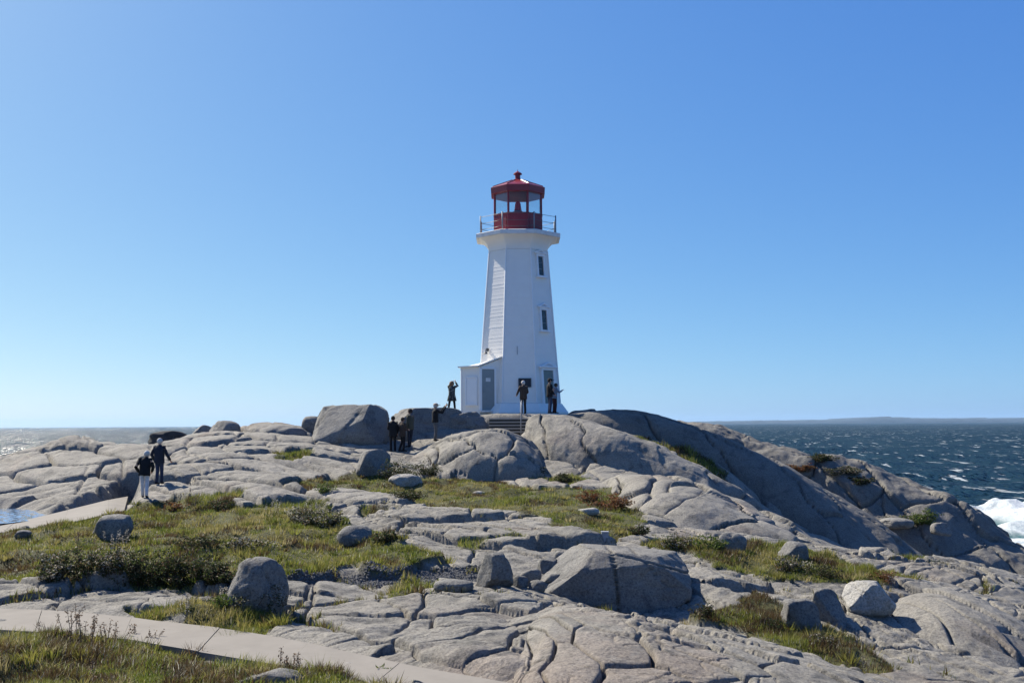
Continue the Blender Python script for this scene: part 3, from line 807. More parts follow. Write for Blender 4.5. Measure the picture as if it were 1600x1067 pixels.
boulder('low black rock on the left skyline behind the walking couple', 232, 296, 673, 693, 55, .6, 79, 2.4, 4, .14, mat='rock_black', sink=.3)
boulder('slanted rock wedge just left of the skyline boulder', 292, 334, 664, 690, 54.6, .8, 83, 3, 4, .05, [((-.75, -.2, .65), .5)])
boulder('long rounded rock to the right of the walking couple', 264, 338, 691, 720, 47, .7, 89, 2.6, 3, .05)
boulder('rounded rock below the skyline boulder, beside the couple', 277, 334, 682, 704, 49.5, .8, 97, 2.5, 3, .05)
boulder('blocky rock supporting the skyline boulder', 328, 388, 684, 712, 50, .8, 101, 3, 4, .05)
boulder('broad humped rock on the skyline left of the huge boulder', 398, 488, 664, 702, 52.8, .8, 103, 2.6, 3, .05, sub=5)
boulder('flat rock on the skyline between the boulder and the hump', 372, 432, 667, 690, 55, .9, 107, 2.6, 4, .06)
boulder('upright angular rock at the right end of the gravel strip', 745, 802, 868, 918, None, .7, 109, 3.2, 5, .06, [((-.8, -.5, .2), .6), ((.2, -.9, .3), .8)])
boulder('flat pinkish stone lying by the gravel strip', 678, 740, 906, 922, None, .7, 113, 2.6, 3, .04)
boulder('wide low granite block in the foreground split by a vertical crack', 846, 1078, 858, 950, None, .55, 127, 6.0, 0, .03, [((-.80, -.12, .58), .82), ((.16, 0, .98), .84), ((0, -.62, .78), .98), ((.62, -.25, -.74), 1.0), ((.80, -.2, .5), .95), ((.1, -1, .1), .93)], sub=6, sink=.3, name='split_boulder', grooves=[((1, 0, .06), -.02, .011, .16), ((.45, .1, .9), .66, .012, .07), ((.9, 0, .5), .62, .010, .08)])
boulder('long flat ledge of rock below the jointed hump', 1106, 1212, 806, 836, 33.5, .5, 139, 2.8, 4, .06)
boulder('pale rounded rock under the flat ledge', 1120, 1166, 832, 864, None, .8, 149, 2.6, 4, .06)
boulder('small dark rock at the left edge beside the near path', -14, 14, 968, 985, None, .9, 151, 2.4, 3, .05)
boulder('tiny grey stone in the grass by the far path', 24, 49, 828, 839, None, .9, 157, 2.4, 3, .05)
boulder('broad grey stone at the near edge of the front path', 372, 474, 1046, 1072, None, .6, 163, 2.5, 8, .07, sink=.6)
boulder('pale flat stone in the grass at the near edge of the front path', 497, 578, 1037, 1058, None, .6, 167, 2.4, 3, .05, mat='boulder_pale', sink=.4)
boulder('flat white stone lying in the centre grass', 903, 936, 794, 804, None, .7, 193, 2.3, 3, .05, mat='boulder_pale')
boulder('tiny pale stone in the centre grass', 738, 759, 767, 774, None, .8, 197, 2.3, 2, .05, mat='boulder_pale')
boulder('slanting jointed rock left of the pale perched boulder', 1262, 1322, 922, 972, None, 1.0, 199, 3.8, 10, .07, [((.4, -.6, .65), .6)], sink=.8, cutlo=.5)
boulder('rounded shaded boulder in the lower right grass', 1216, 1278, 936, 982, None, 1.0, 211, 3.6, 10, .07, sink=.7, cutlo=.45)
boulder('flat rock on the shelf in the dark hollow at right', 1376, 1426, 809, 822, 52.5, .8, 233, 2.6, 3, .05)
boulder('small pale rock at the right end of the dark hollow', 1454, 1486, 816, 832, 52.8, .8, 239, 2.6, 3, .06)
for k, (a_, b_, c_, d_) in enumerate([(812, 846, 888, 912), (840, 872, 872, 898), (800, 826, 900, 916), (866, 886, 862, 884), (826, 852, 906, 922), (852, 880, 896, 912)]):
    boulder(['rusty broken rock piece nearest the upright rock', 'broken rock piece touching the left foreground block', 'small broken rock piece at the foot of the upright rock', 'topmost broken rock piece above the rubble', 'lowest broken rock piece of the rubble by the left block', 'middle broken rock piece of the rubble by the left block'][k], a_, b_, c_, d_, None, .8, 251 + k * 2, 3.2, 6, .08, group='broken rocks left of the foreground blocks', name='broken_rock', cat='rock', sub=3)

# ------------------------------------------------------------------ concrete paths, puddle, steps, handrail
def path(name, label, pts, split):
    root = empty(name, tuple((pts[0][0] + pts[0][1]) / 2)); tag(root, label, kind='structure')
    A = resample([p[0] for p in pts], 80); B = resample([p[1] for p in pts], 80)
    ks = np.linspace(0, 79, split + 1)
    for i in range(split):
        k0, k1 = ks[i] + .032, ks[i + 1] - .032
        n = 8
        ia = np.linspace(k0, k1, n)
        a = np.array([[np.interp(t_, np.arange(80), A[:, c]) for c in range(3)] for t_ in ia]); b = np.array([[np.interp(t_, np.arange(80), B[:, c]) for c in range(3)] for t_ in ia])
        dz = np.array([0, 0, .16]); jit = np.array([0, 0, random.uniform(-.008, .008)])
        Vv = []; F = []
        for j in range(n): Vv += [a[j] + jit, b[j] + jit, a[j] - dz, b[j] - dz]
        for j in range(n - 1):
            o = j * 4; p = o + 4
            F += [(o, o + 1, p + 1, p), (o + 1, o + 3, p + 3, p + 1), (o, p, p + 2, o + 2), (o + 2, p + 2, p + 3, o + 3)]
        F += [(0, 2, 3, 1), (4 * n - 4, 4 * n - 3, 4 * n - 1, 4 * n - 2)]
        MB().add(Vv, F).build('path_slab', M['concrete'], root)
path('path', 'pale concrete path curving across the lower left foreground', near_pts, 7)
path('path', 'pale concrete path running past the puddle at left', far_pts, 4)
m, nt, b = newmat('sky_tinted_water')
b.inputs['Base Color'].default_value = (0.32, 0.45, 0.62, 1); b.inputs['Metallic'].default_value = .75; b.inputs['Roughness'].default_value = 0.08; b.inputs['IOR'].default_value = 1.33  # blue of the reflected sky tinted into the base colour
geo = nd(nt, 'ShaderNodeNewGeometry')
n_ = nd(nt, 'ShaderNodeTexNoise'); n_.inputs['Scale'].default_value = 7; nt.links.new(geo.outputs['Position'], n_.inputs['Vector'])
sb_ = nd(nt, 'ShaderNodeVectorMath', operation='SUBTRACT'); sb_.inputs[1].default_value = (.5, .5, .5); nt.links.new(n_.outputs['Color'], sb_.inputs[0])
ml_ = nd(nt, 'ShaderNodeVectorMath', operation='MULTIPLY'); ml_.inputs[1].default_value = (.3, .9, 0); nt.links.new(sb_.outputs[0], ml_.inputs[0])
ad_ = nd(nt, 'ShaderNodeVectorMath', operation='ADD'); nt.links.new(geo.outputs['Normal'], ad_.inputs[0]); nt.links.new(ml_.outputs[0], ad_.inputs[1])
nz_ = nd(nt, 'ShaderNodeVectorMath', operation='NORMALIZE'); nt.links.new(ad_.outputs[0], nz_.inputs[0]); nt.links.new(nz_.outputs[0], b.inputs['Normal'])
M['puddle'] = m
pc = PUDDLE.mean(0)
pol = [pc + (p_ - pc) * 1.25 for p_ in PUDDLE]
o = MB().add([(x_, y_, EYE - 2.955) for x_, y_ in pol], [tuple(range(len(pol)))]).build('puddle', M['puddle'])
tag(o, 'shallow puddle reflecting blue sky beside the far path', kind='structure')

st = empty('steps', tuple(P(793, 678, 50.0))); tag(st, 'flight of low concrete steps up to the lighthouse', 'steps')
xs0 = P(764, 660, 50.6)[0]; xs1 = P(824, 660, 50.6)[0]
zb, ztop = P(793, 679, 50)[2], P(793, 653.5, 51.8)[2]
for k in range(5):
    z1 = zb + (ztop - zb) * (k + 1) / 5; y0 = 50.0 + .36 * k
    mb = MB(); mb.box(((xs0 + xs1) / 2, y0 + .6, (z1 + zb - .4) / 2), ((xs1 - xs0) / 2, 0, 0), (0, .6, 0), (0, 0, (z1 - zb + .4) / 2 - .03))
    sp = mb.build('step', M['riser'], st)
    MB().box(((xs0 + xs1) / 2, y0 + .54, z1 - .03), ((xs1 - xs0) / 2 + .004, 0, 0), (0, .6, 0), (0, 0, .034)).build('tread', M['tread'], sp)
hr = empty('handrail', tuple(P(814, 679, 49.8))); tag(hr, 'thin grey metal handrail on the right of the steps', 'handrail')
pa = P(814, 679, 49.8); pb = np.array([pa[0] + .06, 51.6, ztop])
ha = np.array([pa[0], pa[1], P(814, 628, 49.8)[2]]); hb = np.array([pb[0], pb[1], ztop + .88])
MB().tube([pa - (0, 0, .3), ha], .022).build('post', M['metal'], hr, True)
MB().tube([pb - (0, 0, .2), hb], .022).build('post', M['metal'], hr, True)
MB().tube([ha, hb], .022).build('rail', M['metal'], hr, True)
mk = G(946, 853)
o = empty('marker_block', tuple(mk)); tag(o, 'small pale square marker block at the edge of the centre grass', 'marker')
MB().box(mk + (0, .1, .06), (.085, 0, 0), (0, .085, 0), (0, 0, .14)).build('body', M['marker'], o)
MB().box(mk + (0, .1, .212), (.095, 0, 0), (0, .095, 0), (0, 0, .012)).build('cap', M['marker'], o)

# ------------------------------------------------------------------ lighthouse
TY = 58.0
TX = P(811, 600, TY)[0]
def hz_(v): return float(P(811, v, TY)[2])
PXM = FPX / TY * math.cos(PITCH)
ap = lambda w: w / (FPX / TY)
zb0 = hz_(647) - .1
LH = empty('lighthouse', (TX, TY, zb0)); tag(LH, 'white octagonal lighthouse with red lantern room on the granite summit', 'lighthouse')
z0 = hz_(631); zt = hz_(396)
a0, a1 = ap(62.6), ap(45.0)
MB().oct([(ap(75), zb0 - .6), (ap(75), zb0 + .18), (ap(65.5), z0 - .02), (a0 - .05, z0)], TX, TY).build('plinth', M['white'], LH)
# lapped siding, course by course, all eight faces
prof = []; zz = z0; g = np.random.default_rng(3)
while zz < zt - .05:
    hcourse = min(.20, zt - zz); a_lo = a0 + (a1 - a0) * (zz - z0) / (zt - z0); a_hi = a0 + (a1 - a0) * (zz + hcourse - z0) / (zt - z0)
    prof += [(a_lo + .002 + g.uniform(-.002, .004), zz), (a_hi + .0, zz + hcourse - .008)]
    zz += hcourse
MB().oct(prof, TX, TY).build('siding', M['white'], LH)
# corner boards
for k in range(8):
    th = -math.pi / 2 + math.pi / 8 + k * math.pi / 4
    c = 1 / math.cos(math.pi / 8)
    p0 = np.array([TX + (a0 + .014) * c * math.cos(th), TY + (a0 + .014) * c * math.sin(th), z0]); p1 = np.array([TX + (a1 + .014) * c * math.cos(th), TY + (a1 + .014) * c * math.sin(th), zt])
    MB().tube([p0, p1], .04, 6).build('corner_board', M['white_trim'], LH)
# coved cornice and gallery deck
zc0, zc1 = zt, hz_(376)
aw = ap(64.5)
cv = []
for i in range(9):
    t_ = i / 8 * math.pi / 2
    cv.append((a1 + .02 + (aw - a1 - .02) * (1 - math.cos(t_)), zc0 + (zc1 - zc0) * math.sin(t_)))
MB().oct(cv, TX, TY).build('cornice', M['white'], LH)
zd = hz_(370.5)
dk = MB().oct([(aw + .03, zc1 - .015), (aw + .04, zd), (aw - .02, zd + .03)], TX, TY).build('gallery_deck', M['deck'], LH)
# railing
rail = link('railing', MB().oct([(ap(58.5) - .03, zd + .02), (ap(58.5) + .03, zd + .02), (ap(58.5) + .03, zd + .05), (ap(58.5) - .03, zd + .05)], 0, 0, False, False).mesh('r'), M['metal'], LH)
rail.data.transform(Matrix.Translation((0, 0, -zb0)))
ra = ap(58.5); rc = ra / math.cos(math.pi / 8)
pts8 = [np.array([TX + rc * math.cos(-math.pi / 2 + math.pi / 8 + k * math.pi / 4), TY + rc * math.sin(-math.pi / 2 + math.pi / 8 + k * math.pi / 4), 0]) for k in range(8)]
for k in range(8):
    MB().tube([pts8[k] + (0, 0, zd), pts8[k] + (0, 0, zd + 1.05)], .035, 8).build('post', M['metal'], rail, True)
    for hh in (.28, .62, .98):
        q0, q1 = pts8[k] + (0, 0, zd + hh), pts8[(k + 1) % 8] + (0, 0, zd + hh)
        sag = .05 if hh != .98 else .02
        MB().tube([q0, q0 * .75 + q1 * .25 - (0, 0, sag * .75), (q0 + q1) / 2 - (0, 0, sag), q0 * .25 + q1 * .75 - (0, 0, sag * .75), q1], .013, 6).build('rail', M['wire'], rail, True)
# lantern room
zl0, zl1, zl2 = zd + .02, hz_(339), hz_(307.5)
al = ap(37.5)
MB().oct([(al, zl0), (al, zl1 - .06), (al + .035, zl1 - .06), (al + .035, zl1)], TX, TY, True, True).build('lantern_wall', M['red'], LH)
gl = [np.array([TX + (al - .04) / math.cos(math.pi / 8) * math.cos(-math.pi / 2 + math.pi / 8 + k * math.pi / 4), TY + (al - .04) / math.cos(math.pi / 8) * math.sin(-math.pi / 2 + math.pi / 8 + k * math.pi / 4), 0]) for k in range(8)]
for k in range(8):
    MB().tube([gl[k] + (0, 0, zl1 - .02), gl[k] + (0, 0, zl2 + .02)], .062, 8).build('mullion', M['red'], LH)
    q0, q1 = gl[k], gl[(k + 1) % 8]
    mid = (q0 + q1) / 2; t_ = (q1 - q0) / 2; L = np.linalg.norm(t_); t_ /= L; nrm = np.array([t_[1], -t_[0], 0])
    MB().box(mid + (0, 0, (zl1 + zl2) / 2), t_ * (L - .06), nrm * .006, (0, 0, (zl2 - zl1) / 2)).build('pane', M['glass'], LH)
    # panel moulding on the red parapet wall
    wm = (pts8[k] + pts8[(k + 1) % 8]) / 2; wm = np.array([TX, TY, 0]) + (wm - np.array([TX, TY, 0])) * ((al + .012) / ra)
    MB().box((wm[0], wm[1], (zl0 + zl1) / 2 - .02), t_ * (L * .82), nrm * .012, (0, 0, (zl1 - zl0) * .33)).build('wall_panel', M['red'], LH)
afs = ap(42.0)
rf = MB().oct([(afs - .06, zl2), (afs, zl2 + .02), (afs + .02, hz_(297.5)), (afs - .10, hz_(295.5)), (ap(8.5), hz_(282.5)), (ap(7.2), hz_(281.5))], TX, TY).build('roof', M['red'], LH)
for k in range(8):
    th = -math.pi / 2 + math.pi / 8 + k * math.pi / 4; c = 1 / math.cos(math.pi / 8)
    e0 = np.array([TX + (afs - .10) * c * math.cos(th), TY + (afs - .10) * c * math.sin(th), hz_(295.3)]); e1 = np.array([TX + ap(8.5) * c * math.cos(th), TY + ap(8.5) * c * math.sin(th), hz_(282.3)])
    MB().tube([e0, e1], .03, 6).build('seam', M['red'], rf)
MB().oct([(ap(5), hz_(283)), (ap(4.2), hz_(280)), (ap(4.2), hz_(273.5)), (ap(6.8), hz_(273)), (ap(6.5), hz_(271.5)), (ap(2.2), hz_(268.5)), (ap(.5), hz_(267.8))], TX, TY, n=16).build('vent', M['red'], LH, False)
MB().tube([(TX, TY, hz_(269)), (TX, TY, hz_(264.5))], [.03, .006], 8).build('finial', M['red'], LH)
# lamp on its pedestal
MB().oct([(.36, zl1 - .1), (.36, zl1 + .13), (.10, zl1 + .14), (.10, zl1 + .24), (.28, zl1 + .25), (.25, zl1 + .32)], TX, TY, n=12).build('lamp_pedestal', M['metal'], LH)
MB().oct([(.22, zl1 + .32), (.19, zl1 + .5), (.15, zl1 + .78), (.08, zl1 + .9), (.02, zl1 + .93)], TX, TY, n=16).build('lamp', M['beacon'], LH, True)

# things on the tower's faces
def face(k_ang, z):
    """frame on a tower face: origin, right, up, out"""
    a = a0 + (a1 - a0) * (z - z0) / (zt - z0) + .02
    n = np.array([math.cos(k_ang), math.sin(k_ang), 0]); r = np.array([-n[1], n[0], 0])
    sl = (a0 - a1) / (zt - z0)
    up = np.array([-n[0] * sl, -n[1] * sl, 1.0]); up /= np.linalg.norm(up)
    out = np.cross(r, up)
    return np.array([TX, TY, z]) + n * a - np.array([0, 0, 0]), r, up, out
def window(z, w, h, name='window'):
    O, r, up, n = face(-math.pi / 4, z)
    fr = MB()
    for s_ in (-1, 1): fr.box(O + r * s_ * (w / 2 + .05) + n * .03, r * .05, up * (h / 2 + .06), n * .06)
    fr.box(O + up * (h / 2 + .07) + n * .03, r * (w / 2 + .12), up * .068, n * .061)
    W_ = fr.build(name, M['white_trim'], LH)
    MB().box(O - up * (h / 2 + .09) + n * .06, r * (w / 2 + .18), up * .05, n * .11).build('sill', M['white_trim'], W_)
    # pediment: two raking boards and a cap
    pd = MB()
    for s_ in (-1, 1):
        A = O + up * (h / 2 + .15) + r * s_ * (w / 2 + .26) + n * .1; B_ = O + up * (h / 2 + .36) + n * .1
        pd.tube([A, B_], .05, 6)
    pd.box(O + up * (h / 2 + .17) + n * .06, r * (w / 2 + .22), up * .03, n * .09)
    pd.build('pediment', M['white_trim'], W_)
    for i in range(3):
        for j in range(1):
            MB().box(O + up * (h * (i - 1) / 3) + n * .01, r * (w / 2 - .01), up * (h / 6 - .018), n * .012).build('pane', M['pane_dark'], W_)
    for i in (-1, 1): MB().box(O + up * (h * i / 6) + n * .02, r * (w / 2), up * .014, n * .016).build('glazing_bar', M['bar'], W_)
    return W_
window(hz_(421), .42, 1.08)
window(hz_(504), .42, 1.10)
# right-hand door
O, r, up, n = face(-math.pi / 4, hz_(612)); O = O + n * .0
dr = MB().box(O + n * .035, r * .40, up * 1.12, n * .03).build('door', M['door_green'], LH)
fr = MB()
for s_ in (-1, 1): fr.box(O + r * s_ * .47 + n * .05, r * .07, up * 1.16, n * .07)
fr.box(O + up * 1.2 + n * .05, r * .54, up * .08, n * .071)
fr.build('frame', M['white_trim'], dr)
pd = MB()
for s_ in (-1, 1): pd.tube([O + up * 1.26 + r * s_ * .72 + n * .16, O + up * 1.52 + n * .16], .055, 6)
pd.box(O + up * 1.30 + n * .1, r * .6, up * .04, n * .14)
pd.build('pediment', M['white_trim'], dr)
MB().ell(O + r * -.3 + n * .09 - up * .05, (.035, .035, .035)).build('handle', M['metal'], dr, True)
# plaque on the front face
O, r, up, n = face(-math.pi / 2, hz_(600.5))
pq = MB().box(O + r * .30 + n * .04, r * .33, up * .225, n * .025).build('plaque', M['plaque'], LH)
fr = MB()
for s_ in (-1, 1):
    fr.box(O + r * (.30 + s_ * .335) + n * .05, r * .018, up * .245, n * .03); fr.box(O + r * .30 + up * s_ * .23 + n * .05, r * .317, up * .016, n * .029)
fr.build('frame', M['wire'], pq)
# small lamp on the lit face
O, r, up, n = face(-3 * math.pi / 4, hz_(549))
wl = MB().box(O + n * .06 - r * .35, r * .05, up * .09, n * .06).build('wall_lamp', M['wire'], LH)
MB().oct([(.05, O[2] - .10), (.11, O[2] - .20), (.10, O[2] - .22)], (O + n * .2 - r * .35)[0], (O + n * .2 - r * .35)[1], n=10).build('shade', M['wire'], wl)
MB().tube([O + n * .1 - r * .35 + up * .05, O + n * .2 - r * .35 + up * .02, O + n * .2 - r * .35 - up * .1], .018, 6).build('bracket', M['wire'], wl)
# thin tube standing in for a rusty crack stain
O, r, up, n = face(-math.pi / 2, hz_(551))
MB().tube([O - r * .1 + n * .02 - up * .25, O - r * .1 + n * .02 + up * .22], .014, 6).build('rust_streak', M['metal'], LH)

# porch on the left
zp0 = hz_(643) - .05
C0 = P(750, 640, 55.75)[:2]                       # nearest corner
C1 = P(786.5, 640, 56.1)[:2]                       # meets the tower
C2 = P(721, 640, 56.3)[:2]                        # left corner
C3 = C2 + np.array([.35, 2.6]); C4 = C1 + np.array([0.05, 1.9])
def zat(v, Y): return float(P(760, v, Y)[2])
ze0 = zat(573, 55.75); ze1 = zat(559, 56.1)
heights = [ze0, ze1, ze0 - .02, ze0 + .0, ze1 - .02]
cs = [C0, C1, C4, C3, C2]; hs = [ze0, ze1, ze1, ze0, ze0]
mb = MB(); n5 = 5
Vv = [(c[0], c[1], zp0 - .5) for c in cs] + [(c[0], c[1], h_) for c, h_ in zip(cs, hs)]
F = [(i, (i + 1) % 5, 5 + (i + 1) % 5, 5 + i) for i in range(5)] + [(4, 3, 2, 1, 0), (5, 6, 7, 8, 9)]
porch = MB().add(Vv, F).build('porch', M['white'], LH)
ex = lambda c, k: (np.array(c) - (C0 + C3) / 2) * k + (C0 + C3) / 2
R0 = C0 + np.array([-.10, -.16]); R1 = C1 + np.array([.02, -.14]); R2 = C4 + np.array([.02, .1]); R3 = C3 + np.array([-.2, .1]); R4 = C2 + np.array([-.20, -.10])
Vv = [(R0[0], R0[1], ze0 + .00), (R1[0], R1[1], ze1 + .03), (R2[0], R2[1], ze1 + .03), (R3[0], R3[1], ze0), (R4[0], R4[1], ze0 - .02)]
Vv = [(a_, b_, c_ + .01) for a_, b_, c_ in Vv] + [(a_, b_, c_ + .075) for a_, b_, c_ in Vv]
MB().add(Vv, [(i, (i + 1) % 5, 5 + (i + 1) % 5, 5 + i) for i in range(5)] + [(4, 3, 2, 1, 0), (5, 6, 7), (5, 7, 8), (5, 8, 9)]).build('porch_roof', M['white'], LH)
def wall_frame(A, B):
    d = np.append(B - A, 0); L = np.linalg.norm(d); d /= L
    return d, np.array([d[1], -d[0], 0]), L
d, n, L = wall_frame(C0, C1)
A3 = np.append(C0, 0)
dz0, dz1 = hz_(641.5), zat(577, 55.8)
dc = A3 + d * (.45) + np.array([0, 0, (dz0 + dz1) / 2])
dr = MB().box(dc + n * .02, d * .35, n * .03, (0, 0, (dz1 - dz0) / 2)).build('porch_door', M['door'], LH)
MB().box(dc + n * .055 + np.array([0, 0, .55]), d * .13, n * .004, (0, 0, .10)).build('notice', M['notice'], dr)
MB().ell(dc + n * .09 + d * -.28 + np.array([0, 0, -.1]), (.035, .035, .035)).build('handle', M['metal'], dr, True)
fr = MB()
for s_ in (-1, 1): fr.box(dc + d * s_ * .40 + n * .03, d * .05, n * .05, (0, 0, (dz1 - dz0) / 2 + .05))
fr.box(dc + n * .03 + np.array([0, 0, (dz1 - dz0) / 2 + .06]), d * .351, n * .049, (0, 0, .04))
fr.build('frame', M['white_trim'], dr)
MB().box(dc + n * .12 - np.array([0, 0, (dz1 - dz0) / 2 + .05]), d * .5, n * .2, (0, 0, .05)).build('threshold', M['deck'], dr)
d, n, L = wall_frame(C2, C0)
A3 = np.append(C2, 0)
wc = A3 + d * (L * .55) + np.array([0, 0, (hz_(632) + zat(590, 56)) / 2]); hh = (zat(590, 56) - hz_(632)) / 2
bw = MB().box(wc + n * .015, d * .30, n * .02, (0, 0, hh)).build('shuttered_window', M['white_trim'], LH)
fr = MB()
for s_ in (-1, 1): fr.box(wc + d * s_ * .33 + n * .03, d * .035, n * .04, (0, 0, hh + .035))
fr.box(wc + n * .03 + np.array([0, 0, hh + .036]), d * .294, n * .039, (0, 0, .034)); fr.box(wc + n * .05 - np.array([0, 0, hh + .036]), d * .40, n * .06, (0, 0, .034))
fr.build('frame', M['white_trim'], bw)
for cpt in (C2, C0):
    MB().tube([(cpt[0], cpt[1], zp0 - .3), (cpt[0], cpt[1], ze0 - .01)], .05, 6).build('corner_board', M['white_trim'], LH)
# ------------------------------------------------------------------ people
def cloth(name, col, rough=.85): return simple(name, col, rough, spec=.15, var=.22, vs=14)
M['skin'] = simple('skin', (0.42, 0.24, 0.17), .55, var=.05)
M['hair_grey'] = cloth('grey_hair', (0.45, 0.44, 0.42)); M['hair_dark'] = cloth('dark_hair', (0.035, 0.025, 0.02))
for n_, c_ in dict(black=(.014, .014, .016), navy=(.018, .022, .035), denim=(.025, .035, .07), pale=(.50, .50, .52), grey=(.10, .10, .10), olive=(.06, .06, .045), brown=(.05, .035, .028), sky=(.16, .22, .30), maroon=(.05, .018, .02), beige=(.35, .25, .18), fur=(.20, .12, .07), white=(.62, .62, .60)).items():
    M['c_' + n_] = cloth('cloth_' + n_, c_)
def parka_mat():
    m, nt, b = newmat('cloth_camouflage')
    pos = nd(nt, 'ShaderNodeNewGeometry').outputs['Position']
    c = ramp(nt, noise_node(nt, pos, 9, 2), [(.40, (.012, .014, .014)), (.52, (.05, .055, .05)), (.6, (.16, .17, .16))])
    nt.links.new(c, b.inputs['Base Color']); b.inputs['Roughness'].default_value = .9
    return m
M['c_camo'] = parka_mat()
def skin_surface(J, E, Rr, root, sub=1):
    me = bpy.data.meshes.new('sk'); names = list(J); ix = {n: i for i, n in enumerate(names)}
    me.from_pydata([J[n] for n in names], [(ix[a], ix[b]) for a, b in E], [])
    o = bpy.data.objects.new('sk', me); COL.objects.link(o)
    o.modifiers.new('s', 'SKIN')
    sv = me.skin_vertices[0].data
    for n in names:
        r = Rr[n]; sv[ix[n]].radius = r if hasattr(r, '__len__') else (r, r); sv[ix[n]].use_root = (n == root)
    sd = o.modifiers.new('d', 'SUBSURF'); sd.levels = sub; sd.render_levels = sub
    dg = bpy.context.evaluated_depsgraph_get()
    out = bpy.data.meshes.new_from_object(o.evaluated_get(dg))
    bpy.data.objects.remove(o); bpy.data.meshes.remove(me)
    for p in out.polygons: p.use_smooth = True
    return out
def person(label, foot, facing, H, jacket, trousers, hair, pose={}, hat=None, hem=.84, flare=1.0, shoes='c_black', bulk=1.0, extra=None, group=None):
    """joints are (right, forward, up) for a 1.75 m figure"""
    J = dict(pelvis=(0, 0, .95), spine=(0, 0, 1.1), chest=(0, 0, 1.32), neck=(0, .0, 1.47), head0=(0, .015, 1.54), head1=(0, .025, 1.62), head2=(0, .015, 1.70))
    for s, q in ((-1, 'L'), (1, 'R')):
        J.update({'sh' + q: (.17 * s, 0, 1.41), 'el' + q: (.25 * s, -.03, 1.13), 'wr' + q: (.24 * s, .08, .90), 'hip' + q: (.09 * s, 0, .91), 'kn' + q: (.10 * s, .03, .5), 'an' + q: (.10 * s, -.01, .09), 'toe' + q: (.12 * s, .15, .035)})
    J.update(pose)
    J = {k: np.array(v, float) for k, v in J.items()}
    k = H / 1.75
    R = np.array([[math.cos(facing), math.sin(facing), 0], [-math.sin(facing), math.cos(facing), 0], [0, 0, 1]])
    # right = (cos f, -sin f), forward = (sin f, cos f)
    def W(p): return np.array([p[0] * math.cos(facing) + p[1] * math.sin(facing), -p[0] * math.sin(facing) + p[1] * math.cos(facing), p[2]]) * k
    root = empty('person', tuple(foot)); tag(root, label, 'person', group)
    E = [('pelvis', 'spine'), ('spine', 'chest'), ('chest', 'neck'), ('neck', 'head0'), ('head0', 'head1'), ('head1', 'head2')]
    Rr = dict(pelvis=(.13, .10), spine=(.12, .09), chest=(.14, .10), neck=.05, head0=.07, head1=.098, head2=.075)
    for s, q in ((-1, 'L'), (1, 'R')):
        E += [('chest', 'sh' + q), ('sh' + q, 'el' + q), ('el' + q, 'wr' + q), ('pelvis', 'hip' + q), ('hip' + q, 'kn' + q), ('kn' + q, 'an' + q), ('an' + q, 'toe' + q)]
        Rr.update({'sh' + q: .055, 'el' + q: .04, 'wr' + q: .027, 'hip' + q: .08, 'kn' + q: .05, 'an' + q: .036, 'toe' + q: .032})
        d = J['wr' + q] - J['el' + q]; d /= np.linalg.norm(d)
        side = np.cross(d, (0, 1, .2)); side /= np.linalg.norm(side) + 1e-9; pal = np.cross(side, d)
        J['pm' + q] = J['wr' + q] + d * .06; E.append(('wr' + q, 'pm' + q)); Rr['pm' + q] = (.034, .02)
        for i, (off, ln) in enumerate(((-.03, .075), (-.01, .085), (.01, .08), (.03, .062))):
            a, b_ = f'f{i}a{q}', f'f{i}b{q}'
            J[a] = J['pm' + q] + d * .04 + side * off; J[b_] = J[a] + d * ln * .75 + pal * ln * .5
            E += [('pm' + q, a), (a, b_)]; Rr[a] = .0095; Rr[b_] = .008
        J['th' + q] = J['pm' + q] + d * .015 - side * .05 * s + pal * .02; E.append(('pm' + q, 'th' + q)); Rr['th' + q] = .011
    JW = {n: W(p) for n, p in J.items()}
    me = skin_surface({n: tuple(p) for n, p in JW.items()}, E, {n: (tuple(x * k for x in r) if hasattr(r, '__len__') else r * k) for n, r in Rr.items()}, 'pelvis')
    # nose and ears on the same mesh
    bm = bmesh.new(); bm.from_mesh(me)
    hx = J['head1'] - np.array([0, .025, 1.62])
    for c, r in (((0, .128, 1.605), (.016, .022, .026)), ((-.098, .02, 1.61), (.012, .022, .033)), ((.098, .02, 1.61), (.012, .022, .033))):
        e = MB().ell((0, 0, 0), r, 8, 5); vs = [bm.verts.new(W(np.array(c) + hx + np.array(v_))) for v_ in e.v]
        for f_ in e.f: bm.faces.new([vs[i] for i in f_])
    bm.to_mesh(me); bm.free()
    link('body', me, M['skin'], root)
    def put(mb, name, mat, parent=root, smooth=True):
        mb.v = [tuple(W(np.array(p))) for p in mb.v]
        return link(name, mb.mesh(name, smooth), M[mat], parent)
    B = bulk
    lean = J['neck'] - np.array([0, 0, 1.47]); pc = J['pelvis'] - np.array([0, 0, .95])
    def ax(z):
        t_ = np.clip((z - .95) / .52, -.3, 1.15); return pc * (1 - t_) + lean * t_ + np.array([0, 0, z])
    jk = MB()
    jk.tube([ax(hem), ax(hem + .02), ax(1.02), ax(1.18), ax(1.32), ax(1.40), ax(1.455), ax(1.50)], [(.185 * B * flare, .14 * B * flare), (.19 * B * flare, .145 * B * flare), (.178 * B, .132 * B), (.182 * B, .132 * B), (.198 * B, .138 * B), (.175 * B, .115 * B), (.11, .085), (.068, .07)], 16)
    J_ = put(jk, 'jacket', jacket)
    for q in 'LR':
        sh, el, wr = J['sh' + q], J['el' + q], J['wr' + q]
        up_ = sh + (sh - J['chest']) * .05
        put(MB().tube([sh * .8 + J['chest'] * .2 + np.array([0, 0, .01]), up_, sh * .5 + el * .5, el, el * .45 + wr * .55, wr + (wr - el) * .02], [.06 * B, .078 * B, .066 * B, .058 * B, .052 * B, .044], 12), 'sleeve', jacket, J_)
